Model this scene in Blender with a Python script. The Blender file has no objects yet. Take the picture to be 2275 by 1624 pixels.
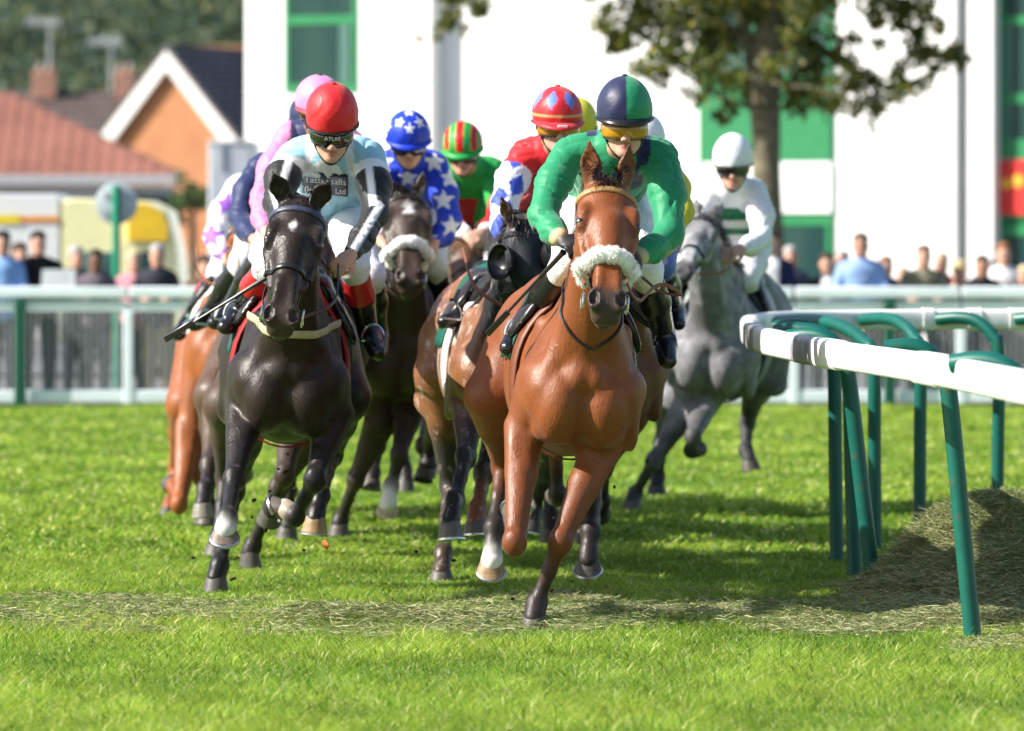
import bpy, math, random
import numpy as np
from mathutils import Vector
C = bpy.context.scene.collection
RNG = np.random.default_rng(7)
random.seed(7)
F = 13900.0            # focal length in photo units (the photo is 2275 units wide here)
HZ = 542.0             # horizon row
CAMZ = 1.54
def A(*v): return np.array(v, float)
def J(x, y, Y): return np.array([(x - 1137.5) * Y / F, Y, CAMZ - (y - HZ) * Y / F])
def nrm(v):
    v = np.asarray(v, float); return v / (np.linalg.norm(v) + 1e-12)
def lin(*c):
    return tuple(((v / 255) / 12.92 if v / 255 <= .04045 else ((v / 255 + .055) / 1.055) ** 2.4) for v in c)

# ------------------------------------------------------------------ objects
def thing(name, label, cat, loc=(0, 0, 0), group=None):
    o = bpy.data.objects.new(name, None); C.objects.link(o)
    o.location = tuple(float(v) for v in loc); o.empty_display_size = .2
    o['label'] = label; o['category'] = cat
    if group: o['group'] = group
    return o
def tag(o, label, cat, group=None, kind=None):
    o['label'] = label; o['category'] = cat
    if group: o['group'] = group
    if kind: o['kind'] = kind
    return o
def obj(name, V, faces, mat, parent=None, col=None, smooth=True, origin=None, label=None):
    """V (n,3) in world coordinates; faces list or (m,k) array. The object's origin goes to its parent's base (or origin)."""
    V = np.asarray(V, float).reshape(-1, 3)
    base = np.array(parent_world(parent)) if parent is not None else (np.asarray(origin, float) if origin is not None else np.zeros(3))
    me = bpy.data.meshes.new(name)
    if isinstance(faces, np.ndarray) and faces.ndim == 2:
        m, k = faces.shape
        me.vertices.add(len(V)); me.vertices.foreach_set('co', (V - base).astype(np.float32).ravel())
        me.loops.add(m * k); me.loops.foreach_set('vertex_index', faces.astype(np.int32).ravel())
        me.polygons.add(m); me.polygons.foreach_set('loop_start', np.arange(0, m * k, k, dtype=np.int32))
        me.update(calc_edges=True)
    else:
        me.from_pydata([tuple(v) for v in (V - base)], [], [tuple(int(i) for i in f) for f in faces]); me.update()
    if smooth: me.polygons.foreach_set('use_smooth', np.ones(len(me.polygons), bool))
    if col is not None:
        at = me.color_attributes.new('col', 'FLOAT_COLOR', 'POINT')
        c4 = np.ones((len(V), 4), np.float32); c4[:, :3] = col
        at.data.foreach_set('color', c4.ravel())
    me.validate(); me.update()
    if smooth and not isinstance(faces, np.ndarray) and len(V) < 20000: me.set_sharp_from_angle(angle=math.radians(38))
    o = bpy.data.objects.new(name, me); C.objects.link(o)
    if mat is not None: me.materials.append(mat)
    if parent is not None: o.parent = parent
    else: o.location = tuple(base)
    if label: o['label'] = label
    return o
def parent_world(p):
    v = np.zeros(3)
    while p is not None:
        v += np.array(p.location); p = p.parent
    return v
class MB:
    """collects boxes, tubes and loose faces; build() links them as ONE mesh"""
    def __init__(s): s.V = []; s.Fa = []; s.n = 0
    def add(s, V, Fc):
        V = np.asarray(V, float).reshape(-1, 3); s.V.append(V); s.Fa += [tuple(int(i) + s.n for i in f) for f in Fc]; s.n += len(V); return s
    def box(s, c, h, ax=None, bev=.0):
        ax = np.eye(3) if ax is None else np.asarray(ax, float)
        c = np.asarray(c, float); h = np.asarray(h, float)
        b = min(bev, min(h) * .9)
        if b <= 0:
            P = [(x, y, z) for x in (-1, 1) for y in (-1, 1) for z in (-1, 1)]
            P = np.array(P, float) * h
            Fc = [(0, 1, 3, 2), (4, 6, 7, 5), (0, 4, 5, 1), (2, 3, 7, 6), (0, 2, 6, 4), (1, 5, 7, 3)]
            return s.add(c + P @ ax, Fc)
        # chamfered: octagonal profile rings in z
        prof = []
        hx, hy = h[0], h[1]
        def ring(k):
            return [(-hx + k, -hy + k + (b if not k else 0)), (-hx + k + (b if not k else 0), -hy + k), (hx - k - (b if not k else 0), -hy + k), (hx - k, -hy + k + (b if not k else 0)), (hx - k, hy - k - (b if not k else 0)), (hx - k - (b if not k else 0), hy - k), (-hx + k + (b if not k else 0), hy - k), (-hx + k, hy - k - (b if not k else 0))]
        def inner():
            q = b
            return [(-hx + q, -hy + q * 1.4), (-hx + q * 1.4, -hy + q), (hx - q * 1.4, -hy + q), (hx - q, -hy + q * 1.4), (hx - q, hy - q * 1.4), (hx - q * 1.4, hy - q), (-hx + q * 1.4, hy - q), (-hx + q, hy - q * 1.4)]
        P = [(x, y, -h[2]) for x, y in inner()] + [(x, y, -h[2] + b) for x, y in ring(0)] + [(x, y, h[2] - b) for x, y in ring(0)] + [(x, y, h[2]) for x, y in inner()]
        Fc = [tuple(range(7, -1, -1)), tuple(range(24, 32))]
        for r in range(3):
            for i in range(8):
                j = (i + 1) % 8; Fc.append((r * 8 + i, r * 8 + j, r * 8 + 8 + j, r * 8 + 8 + i))
        return s.add(c + np.array(P) @ ax, Fc)
    def tube(s, P, r, n=8, cap=True, flat=1.0, side=None):
        P = np.asarray(P, float); m = len(P)
        r = np.broadcast_to(np.asarray(r, float), (m,))
        T = np.gradient(P, axis=0); T /= np.linalg.norm(T, axis=1)[:, None] + 1e-12
        u = np.asarray(side if side is not None else (0, 0, 1), float)
        if side is None and abs(T[0] @ u) > .9: u = np.array([1., 0, 0])
        V = np.zeros((m, n, 3)); a = np.arange(n) * 2 * math.pi / n
        for i in range(m):
            u = u - T[i] * (u @ T[i]); u = u / (np.linalg.norm(u) + 1e-12); w = np.cross(T[i], u)
            V[i] = P[i] + r[i] * (np.cos(a)[:, None] * u + flat * np.sin(a)[:, None] * w)
        Fc = []
        for i in range(m - 1):
            for k in range(n):
                l = (k + 1) % n; Fc.append((i * n + k, i * n + l, (i + 1) * n + l, (i + 1) * n + k))
        if cap: Fc += [tuple(range(n - 1, -1, -1)), tuple((m - 1) * n + k for k in range(n))]
        return s.add(V.reshape(-1, 3), Fc)
    def loft(s, rings, cap=True, closed=True):
        m, n = len(rings), len(rings[0]); Fc = []
        for i in range(m - 1):
            for k in range(n if closed else n - 1):
                l = (k + 1) % n; Fc.append((i * n + k, i * n + l, (i + 1) * n + l, (i + 1) * n + k))
        if cap: Fc += [tuple(range(n - 1, -1, -1)), tuple((m - 1) * n + k for k in range(n))]
        return s.add(np.concatenate([np.asarray(r, float) for r in rings]), Fc)
    def build(s, name, mat, parent=None, **kw):
        return obj(name, np.concatenate(s.V), s.Fa, mat, parent, **kw)
def spline(P, n=24):
    P = np.asarray(P, float); m = len(P)
    Q = np.vstack([2 * P[0] - P[1], P, 2 * P[-1] - P[-2]]); out = []
    for i in range(m - 1):
        p0, p1, p2, p3 = Q[i:i + 4]
        k = max(2, n // (m - 1))
        for t in np.linspace(0, 1, k, endpoint=False):
            out.append(.5 * (2 * p1 + (p2 - p0) * t + (2 * p0 - 5 * p1 + 4 * p2 - p3) * t * t + (3 * p1 - p0 - 3 * p2 + p3) * t ** 3))
    out.append(P[-1]); return np.array(out)

# ------------------------------------------------------------------ signed distance bodies
class Body:
    def __init__(s): s.p = []
    def rc(s, a, b, ra, rb, k=.03, col=None, side=None, sq=1.0, sub=False):
        s.p.append(dict(t='rc', a=np.asarray(a, float), b=np.asarray(b, float), ra=ra, rb=rb, k=k, col=col, side=None if side is None else nrm(side), sq=sq, sub=sub)); return s
    def chain(s, P, R, k=.03, col=None, side=None, sq=1.0):
        for i in range(len(P) - 1): s.rc(P[i], P[i + 1], R[i], R[i + 1], k, col, side, sq)
        return s
    def el(s, c, r, ax=None, k=.03, col=None, sub=False):
        s.p.append(dict(t='el', a=np.asarray(c, float), r=np.asarray(r, float) * np.ones(3), ax=np.eye(3) if ax is None else np.asarray(ax, float), k=k, col=col, sub=sub)); return s
    @staticmethod
    def dist(q, P):
        if q['t'] == 'el':
            L = (P - q['a']) @ q['ax'].T
            k0 = np.linalg.norm(L / q['r'], axis=-1); k1 = np.linalg.norm(L / q['r'] ** 2, axis=-1) + 1e-9
            return k0 * (k0 - 1) / k1
        a, b = q['a'], q['b']
        X = P - a; sc = 1.0
        if q['side'] is not None and q['sq'] != 1.0:
            X = X + (X @ q['side'])[..., None] * q['side'] * (1 / q['sq'] - 1); sc = min(1.0, q['sq'])
        ba = b - a; t = np.clip((X @ ba) / (ba @ ba + 1e-12), 0, 1)
        d = np.linalg.norm(X - t[..., None] * ba, axis=-1) - (q['ra'] + (q['rb'] - q['ra']) * t)
        return d * (.5 * sc + .5 if sc < 1 else 1)
    def bbox(s, q):
        if q['t'] == 'el':
            e = np.abs(q['ax'] * q['r'][:, None]).sum(0) ; return q['a'] - e, q['a'] + e
        r = max(q['ra'], q['rb']) * max(1, q.get('sq', 1))
        return np.minimum(q['a'], q['b']) - r, np.maximum(q['a'], q['b']) + r
    def value(s, P):
        P = np.asarray(P, float); D = np.full(P.shape[:-1], 9.0)
        for q in s.p:
            d = s.dist(q, P); k = q['k']
            if q['sub']:
                h = np.maximum(k - np.abs(-d - D), 0) / k; D = np.maximum(D, -d) + h * h * k * .25
            else:
                h = np.maximum(k - np.abs(d - D), 0) / k; D = np.minimum(D, d) - h * h * k * .25
        return D
    def mesh(s, h, wr=None, clip=None):
        lo = np.min([s.bbox(q)[0] for q in s.p if not q['sub']], axis=0) - 3 * h
        hi = np.max([s.bbox(q)[1] for q in s.p if not q['sub']], axis=0) + 3 * h
        n = np.ceil((hi - lo) / h).astype(int) + 1
        G = np.full(n, .5, np.float32)
        gx = [lo[i] + h * np.arange(n[i]) for i in range(3)]
        for q in s.p:
            k = q['k']; m = k + 3 * h
            l, u = s.bbox(q)
            i0 = np.clip(np.floor((l - m - lo) / h).astype(int), 0, n - 1); i1 = np.clip(np.ceil((u + m - lo) / h).astype(int) + 1, 1, n)
            if np.any(i1 <= i0): continue
            sl = tuple(slice(i0[i], i1[i]) for i in range(3))
            P = np.stack(np.meshgrid(*[gx[i][sl[i]] for i in range(3)], indexing='ij'), -1)
            d = s.dist(q, P); D = G[sl]
            if q['sub']:
                w = np.maximum(k - np.abs(-d - D), 0) / k; G[sl] = np.maximum(D, -d) + w * w * k * .25
            else:
                w = np.maximum(k - np.abs(d - D), 0) / k; G[sl] = np.minimum(D, d) - w * w * k * .25
        if wr is not None or clip is not None:
            near = np.abs(G) < .06
            I = np.argwhere(near); P = lo + I * h
            g = G[near]
            if wr is not None: g = g + wr(P)
            if clip is not None: g = np.maximum(g, clip(P))
            G[near] = g
        # surface nets
        sg = G < 0
        cnt = np.zeros(n - 1, np.int8)
        for a in (0, 1):
            for b in (0, 1):
                for c in (0, 1): cnt += sg[a:n[0] - 1 + a, b:n[1] - 1 + b, c:n[2] - 1 + c]
        act = (cnt > 0) & (cnt < 8)
        ii = np.argwhere(act); idx = np.full(n - 1, -1, np.int64); idx[act] = np.arange(len(ii))
        acc = np.zeros((len(ii), 3)); ct = np.zeros(len(ii))
        cor = [(a, b, c) for a in (0, 1) for b in (0, 1) for c in (0, 1)]
        for a in cor:
            for ax in range(3):
                if a[ax]: continue
                b = list(a); b[ax] = 1
                fa = G[ii[:, 0] + a[0], ii[:, 1] + a[1], ii[:, 2] + a[2]]; fb = G[ii[:, 0] + b[0], ii[:, 1] + b[1], ii[:, 2] + b[2]]
                m = (fa < 0) != (fb < 0); t = np.where(m, fa / np.where(m, fa - fb, 1), 0)
                for d in range(3): acc[:, d] += m * (a[d] + (t if d == ax else 0))
                ct += m
        V = lo + h * (ii + acc / ct[:, None])
        Q = []
        for ax in range(3):
            b, c = [(1, 2), (2, 0), (0, 1)][ax]
            s0 = [slice(None)] * 3; s1 = [slice(None)] * 3; s0[ax] = slice(0, n[ax] - 1); s1[ax] = slice(1, n[ax])
            ch = sg[tuple(s0)] != sg[tuple(s1)]
            E = np.argwhere(ch); E = E[(E[:, b] > 0) & (E[:, c] > 0) & (E[:, b] < n[b] - 1) & (E[:, c] < n[c] - 1)]
            def cell(db, dc):
                Z = E.copy(); Z[:, b] += db; Z[:, c] += dc; return idx[Z[:, 0], Z[:, 1], Z[:, 2]]
            q = np.stack([cell(-1, -1), cell(0, -1), cell(0, 0), cell(-1, 0)], 1)
            ins = sg[E[:, 0], E[:, 1], E[:, 2]]
            q[~ins] = q[~ins][:, ::-1]; Q.append(q)
        Q = np.concatenate(Q); Q = Q[(Q >= 0).all(1)]
        return V, Q
    def colors(s, V, default, sig=.012):
        W = np.zeros(len(V)) + 1e-9; Cc = np.zeros((len(V), 3)) + np.array(default) * 1e-9
        for q in s.p:
            if q['sub'] and q['col'] is None: continue
            d = s.dist(q, V)
            if q['sub']: d = np.abs(d) - .012
            w = np.exp(-np.clip(d, -.03, 1) / sig); c = np.array(q['col'] if q['col'] is not None else default)
            W += w; Cc += w[:, None] * c
        return Cc / W[:, None]
    def snap(s, P, off=.006, it=6):
        P = np.array(P, float); e = 1e-3
        for _ in range(it):
            d = s.value(P)
            g = np.stack([(s.value(P + e * np.eye(3)[i]) - s.value(P - e * np.eye(3)[i])) for i in range(3)], -1) / (2 * e)
            g /= np.linalg.norm(g, axis=-1)[..., None] + 1e-9
            P = P - (np.clip(d - off, -.05, .05))[..., None] * g
        return P
    def wrap(s, c, u, v, off, th, rmax=.5):
        """points round a centre in the plane u,v that lie on the outermost surface plus off"""
        c = np.asarray(c, float); D = np.cos(th)[:, None] * u + np.sin(th)[:, None] * v
        R = np.linspace(.005, rmax, 90)
        val = s.value(c + R[None, :, None] * D[:, None, :])
        out = []
        for i in range(len(th)):
            neg = np.where(val[i] < 0)[0]
            r = R[neg[0] if False else (neg[-1] if len(neg) else 0)] if len(neg) else .05
            j = neg[-1] if len(neg) else 0
            if len(neg) and j < 89:
                r = R[j] + (R[1] - R[0]) * (-val[i, j]) / (val[i, j + 1] - val[i, j] + 1e-9)
            out.append(c + D[i] * (r + off))
        return np.array(out)
def snoise(P, f=10.0, seed=0):
    r = np.random.default_rng(seed); o = np.zeros(len(P))
    for k in range(6):
        d = r.normal(size=3); d /= np.linalg.norm(d); ff = f * (.7 + r.random() * .9)
        o += np.sin(P @ d * ff + r.random() * 6.28 + 1.7 * np.sin(P @ np.roll(d, 1) * ff * .6 + r.random() * 6))
    return o / 3.0
# ------------------------------------------------------------------ materials
def newmat(name):
    m = bpy.data.materials.new(name); m.use_nodes = True
    nt = m.node_tree; b = nt.nodes['Principled BSDF']; return m, nt, b
def _bump(nt, b, hsock, strength, dist):
    n = nt.nodes.new('ShaderNodeBump'); n.inputs['Strength'].default_value = strength; n.inputs['Distance'].default_value = dist
    nt.links.new(hsock, n.inputs['Height']); nt.links.new(n.outputs['Normal'], b.inputs['Normal'])
def noise(nt, scale, detail=3, rough=.55, stretch=None, dist=0.0, coord='Object'):
    tc = nt.nodes.new('ShaderNodeTexCoord'); n = nt.nodes.new('ShaderNodeTexNoise')
    n.inputs['Scale'].default_value = scale; n.inputs['Detail'].default_value = detail; n.inputs['Roughness'].default_value = rough; n.inputs['Distortion'].default_value = dist
    if stretch:
        mp = nt.nodes.new('ShaderNodeMapping'); mp.inputs['Scale'].default_value = stretch
        nt.links.new(tc.outputs[coord], mp.inputs[0]); nt.links.new(mp.outputs[0], n.inputs['Vector'])
    else: nt.links.new(tc.outputs[coord], n.inputs['Vector'])
    return n
def ramp(nt, sock, stops):
    r = nt.nodes.new('ShaderNodeValToRGB'); e = r.color_ramp.elements
    while len(e) < len(stops): e.new(.5)
    for i, (p, c) in enumerate(stops): e[i].position = p; e[i].color = (*c, 1)
    nt.links.new(sock, r.inputs[0]); return r
def mix(nt, a, b_, fac, mode='MULTIPLY'):
    m = nt.nodes.new('ShaderNodeMix'); m.data_type = 'RGBA'; m.blend_type = mode
    if isinstance(fac, float): m.inputs[0].default_value = fac
    else: nt.links.new(fac, m.inputs[0])
    for i, v in ((6, a), (7, b_)):
        if isinstance(v, tuple): m.inputs[i].default_value = (*v, 1)
        else: nt.links.new(v, m.inputs[i])
    return m.outputs[2]
def pmat(name, col=None, rough=.5, spec=.5, metal=0., vary=.12, vscale=6., bump=None, sheen=0., coat=0., trans=0., vc=False, stretch=None, emit=None, dirt=None):
    """general surface: a base colour (or the 'col' attribute) with blotchy variation and fine relief"""
    m, nt, b = newmat(name)
    b.inputs['Roughness'].default_value = rough; b.inputs['Specular IOR Level'].default_value = spec; b.inputs['Metallic'].default_value = metal
    b.inputs['Sheen Weight'].default_value = sheen; b.inputs['Coat Weight'].default_value = coat; b.inputs['Coat Roughness'].default_value = .25
    if vc:
        at = nt.nodes.new('ShaderNodeAttribute'); at.attribute_name = 'col'; base = at.outputs['Color']
    else: base = tuple(col)
    n = noise(nt, vscale, 4, .6, stretch)
    r = ramp(nt, n.outputs['Fac'], [(.3, (1 - vary,) * 3), (.7, (1 + vary,) * 3)])
    out = mix(nt, base, r.outputs[0], 1.0)
    if dirt:
        n2 = noise(nt, dirt[1], 5, .65); r2 = ramp(nt, n2.outputs['Fac'], [(dirt[2], (0, 0, 0)), (dirt[2] + .12, (1, 1, 1))])
        out = mix(nt, out, dirt[0], r2.outputs[0], 'MIX')
    nt.links.new(out, b.inputs['Base Color'])
    if bump:
        n3 = noise(nt, bump[0], bump[3] if len(bump) > 3 else 3, .6, bump[4] if len(bump) > 4 else None, .4)
        _bump(nt, b, n3.outputs['Fac'], bump[1], bump[2])
    if trans:
        t = nt.nodes.new('ShaderNodeBsdfTranslucent'); nt.links.new(out, t.inputs['Color'])
        ms = nt.nodes.new('ShaderNodeMixShader'); ms.inputs[0].default_value = trans
        o = nt.nodes['Material Output']; nt.links.new(b.outputs[0], ms.inputs[1]); nt.links.new(t.outputs[0], ms.inputs[2]); nt.links.new(ms.outputs[0], o.inputs[0])
    return m
def coatmat(name, rough=.44, coat=.02, spec=.36,  mottled=0., sweat=0.):
    m, nt, b = newmat(name)
    at = nt.nodes.new('ShaderNodeAttribute'); at.attribute_name = 'col'
    n = noise(nt, 5.5, 4, .6); r = ramp(nt, n.outputs['Fac'], [(.3, (.82,) * 3), (.7, (1.18,) * 3)])
    out = mix(nt, at.outputs['Color'], r.outputs[0], 1.0)
    nh = noise(nt, 160, 2, .6, (1, 1, .25)); rh = ramp(nt, nh.outputs['Fac'], [(.25, (.86,) * 3), (.75, (1.12,) * 3)])
    out = mix(nt, out, rh.outputs[0], 1.0)
    if mottled:
        n2 = noise(nt, 16, 2, .5); r2 = ramp(nt, n2.outputs['Fac'], [(.42, (1 - mottled,) * 3), (.62, (1 + mottled * .6,) * 3)])
        out = mix(nt, out, r2.outputs[0], 1.0)
    if sweat:
        n4 = noise(nt, 26, 5, .7, (1, 1, .4)); r4 = ramp(nt, n4.outputs['Fac'], [(.56, (0, 0, 0)), (.66, (sweat,) * 3)])
        out = mix(nt, out, (.55, .5, .46), r4.outputs[0], 'MIX')
    ns = noise(nt, 48, 3, .6); rs = ramp(nt, ns.outputs['Fac'], [(.665, (0, 0, 0)), (.70, (.55,) * 3)]); out = mix(nt, out, (.030, .022, .012), rs.outputs[0], 'MIX')
    nt.links.new(out, b.inputs['Base Color'])
    nr = noise(nt, 14, 5, .7, (1, 1, .4)); rr_ = ramp(nt, nr.outputs['Fac'], [(.3, (rough - .08,) * 3), (.7, (rough + .17,) * 3)]); nt.links.new(rr_.outputs[0], b.inputs['Roughness']); b.inputs['Specular IOR Level'].default_value = spec
    b.inputs['Coat Weight'].default_value = coat; b.inputs['Coat Roughness'].default_value = .3
    b.inputs['Sheen Weight'].default_value = .06
    nb = noise(nt, 22, 5, .62, (1, 1, .45), .8)
    nv = noise(nt, 7, 6, .68, (1, 1, .5), 1.4); mm = nt.nodes.new('ShaderNodeMath'); mm.operation = 'ADD'
    nf = noise(nt, 120, 3, .6, (1, 1, .28)); mf = nt.nodes.new('ShaderNodeMath'); mf.operation = 'MULTIPLY_ADD'; mf.inputs[1].default_value = .42
    nt.links.new(nf.outputs['Fac'], mf.inputs[0]); nt.links.new(nb.outputs['Fac'], mf.inputs[2])
    nt.links.new(mf.outputs[0], mm.inputs[0]); nt.links.new(nv.outputs['Fac'], mm.inputs[1])
    vn = noise(nt, 6.5, 2.5, .5, (1, 1, .7), 1.0); ab = nt.nodes.new('ShaderNodeMath'); ab.operation = 'SUBTRACT'; ab.inputs[1].default_value = .5; nt.links.new(vn.outputs['Fac'], ab.inputs[0])
    a2 = nt.nodes.new('ShaderNodeMath'); a2.operation = 'ABSOLUTE'; nt.links.new(ab.outputs[0], a2.inputs[0])
    mr = nt.nodes.new('ShaderNodeMapRange'); mr.inputs[1].default_value = 0; mr.inputs[2].default_value = .016; mr.inputs[3].default_value = .55; mr.inputs[4].default_value = 0; mr.interpolation_type = 'SMOOTHSTEP'; nt.links.new(a2.outputs[0], mr.inputs[0])
    gate = noise(nt, 3.0, 2); gr = ramp(nt, gate.outputs['Fac'], [(.48, (0,) * 3), (.60, (1,) * 3)])
    vm = nt.nodes.new('ShaderNodeMath'); vm.operation = 'MULTIPLY'; nt.links.new(mr.outputs[0], vm.inputs[0]); nt.links.new(gr.outputs[0], vm.inputs[1])
    ad = nt.nodes.new('ShaderNodeMath'); ad.operation = 'ADD'; nt.links.new(mm.outputs[0], ad.inputs[0]); nt.links.new(vm.outputs[0], ad.inputs[1])
    _bump(nt, b, ad.outputs[0], .20, .02)
    return m
M = {}
M['coat'] = coatmat('horse coat'); M['coat_black'] = coatmat('black coat', .37, .02, .28); M['coat_grey'] = coatmat('grey coat', .55, .02, .25, .22); M['coat_sweat'] = coatmat('sweaty coat', .38, .1, .35, 0, .45)
M['hair'] = pmat('horse hair', (.012, .009, .008), .45, .5, vary=.3, vscale=40)
M['hair_grey'] = pmat('grey horse hair', (.09, .09, .095), .6, .3, vary=.3, vscale=40)
M['hair_chestnut'] = pmat('chestnut horse hair', (.10, .03, .012), .5, .4, vary=.3, vscale=40)
M['hoof'] = pmat('hoof horn', vc=True, rough=.5, spec=.4, vary=.25, vscale=14, stretch=(1, 1, 6), bump=(60, .3, .004))
M['iron'] = pmat('horseshoe metal', (.62, .62, .63), .28, .5, 1.0, vary=.1)
M['leather_black'] = pmat('black leather', (.016, .014, .014), .32, .5, vary=.2, vscale=30, bump=(120, .15, .002))
M['leather_brown'] = pmat('tan rubber rein', (.16, .05, .022), .48, .4, vary=.2, vscale=30, bump=(120, .2, .002))
M['leather_tan'] = pmat('plaited tan browband', (.35, .19, .07), .5, .4, vary=.35, vscale=60, bump=(90, .5, .004))
M['leather_navy'] = pmat('navy browband', (.05, .055, .10), .4, .4, vary=.5, vscale=80, bump=(90, .4, .004))
M['cream'] = pmat('cream webbing', (.42, .38, .23), .6, .3, vary=.15, vscale=30, bump=(200, .3, .002))
M['fleece'] = pmat('sheepskin', (.84, .83, .79), .95, .1, vary=.14, vscale=50, sheen=.6, bump=(60, .6, .008, 6))
M['steel'] = pmat('bright steel', (.72, .72, .73), .18, .5, 1.0, vary=.05)
M['cloth_green'] = pmat('number cloth green', (.003, .085, .058), .62, .3, vary=.15, vscale=12, bump=(18, .4, .02))
M['cloth_red'] = pmat('red padding', (.27, .014, .014), .6, .3, vary=.12, bump=(40, .3, .006))
M['girth_white'] = pmat('white girth', (.75, .75, .74), .6, .3, vary=.08, bump=(90, .3, .003))
M['hood'] = pmat('black hood cloth', (.012, .016, .024), .6, .35, vary=.2, vscale=10, bump=(30, .4, .008), sheen=.1)
M['rubber_cup'] = pmat('blinker cup', (.012, .012, .014), .3, .5, vary=.1)
M['mesh'] = pmat('black mesh gaiter', (.014, .014, .016), .55, .4, vary=.3, vscale=30, bump=(260, .9, .006, 1))
M['skin'] = pmat('skin', vc=True, rough=.5, spec=.4, vary=.1, vscale=25, bump=(140, .15, .002))
M['silk'] = pmat('racing silk', vc=True, rough=.52, spec=.28, vary=.06, vscale=6, sheen=.2, bump=(30, .4, .010, 5, (1, .8, .45)))
M['matte_silk'] = pmat('matte silk', vc=True, rough=.62, spec=.25, vary=.05, vscale=6, sheen=.1, bump=(26, .45, .012, 5, (1, 1, .5)))
M['breeches'] = pmat('white breeches', vc=True, rough=.5, spec=.4, vary=.04, vscale=8, bump=(20, .55, .025, 4))
M['boot'] = pmat('polished black boot', vc=True, rough=.24, spec=.5, vary=.15, vscale=20, coat=.15, bump=(26, .35, .012))
M['cap'] = pmat('helmet silk', vc=True, rough=.46, spec=.35, vary=.05, sheen=.15, bump=(16, .28, .014, 4))
M['cap_hard'] = pmat('helmet smooth', vc=True, rough=.48, spec=.3, vary=.04, bump=(18, .3, .01, 4))
M['black_plastic'] = pmat('black plastic', (.012, .012, .013), .22, .5, vary=.1)
M['lens_dark'] = pmat('dark goggle lens', (.008, .007, .006), .05, .7, vary=.1, coat=.6)
M['lens_amber'] = pmat('amber goggle lens', (.42, .19, .008), .08, .7, vary=.35, vscale=20, coat=.6)
M['cuff'] = pmat('wrist band', (.06, .05, .32), .5, .4, vary=.5, vscale=60)
M['text_white'] = pmat('white lettering', (.78, .78, .8), .6, .3, vary=.03)
M['navy_patch'] = pmat('navy chest panel', (.008, .012, .045), .5, .4, vary=.1)
M['eye'] = pmat('horse eye', (.006, .004, .003), .04, .7, vary=.1, coat=.8)
# ------------------------------------------------------------------ horses
def strands(roots, dirs, length, width, sag, seed, seg=4, spread=.25):
    """thin tapering ribbons that start along dirs and fall"""
    r = np.random.default_rng(seed); n = len(roots)
    D = dirs + r.normal(size=(n, 3)) * spread; D /= np.linalg.norm(D, axis=1)[:, None]
    L = length * (.65 + .5 * r.random(n)); W = np.cross(D, r.normal(size=(n, 3))); W /= np.linalg.norm(W, axis=1)[:, None] + 1e-9
    V = np.zeros((n, seg * 2 + 1, 3)); P = roots.copy(); d = D.copy()
    for i in range(seg):
        w = width * (1 - .7 * i / seg)
        V[:, 2 * i] = P - W * w; V[:, 2 * i + 1] = P + W * w
        P = P + d * (L / seg)[:, None]; d = d + A(0, 0, -sag / seg) + r.normal(size=(n, 3)) * .06; d /= np.linalg.norm(d, axis=1)[:, None]
    V[:, seg * 2] = P
    fq = []; k = seg * 2 + 1
    for i in range(seg - 1): fq.append([2 * i, 2 * i + 1, 2 * i + 3, 2 * i + 2])
    Fc = []
    base = np.arange(n)[:, None] * k
    quads = np.concatenate([base + np.array(q)[None] for q in fq])
    tris = base + np.array([2 * seg - 2, 2 * seg - 1, 2 * seg])[None]
    return V.reshape(-1, 3), quads.tolist() + tris.tolist()

BAY = dict(body=(.195, .051, .0095), leg=(.155, .041, .0095), point=(.022, .013, .010), muzzle=(.05, .030, .022))
BLK = dict(body=(.017, .0095, .0065), leg=(.009, .0065, .006), point=(.008, .007, .008), muzzle=(.045, .028, .020))
DBR = dict(body=(.060, .032, .019), leg=(.034, .020, .014), point=(.012, .009, .008), muzzle=(.05, .030, .02))
CHE = dict(body=(.25, .07, .016), leg=(.27, .075, .018), point=(.20, .055, .015), muzzle=(.14, .06, .03))
GRY = dict(body=(.19, .19, .20), face=(.26, .26, .27), leg=(.085, .085, .09), point=(.035, .035, .038), muzzle=(.10, .10, .105))

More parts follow.
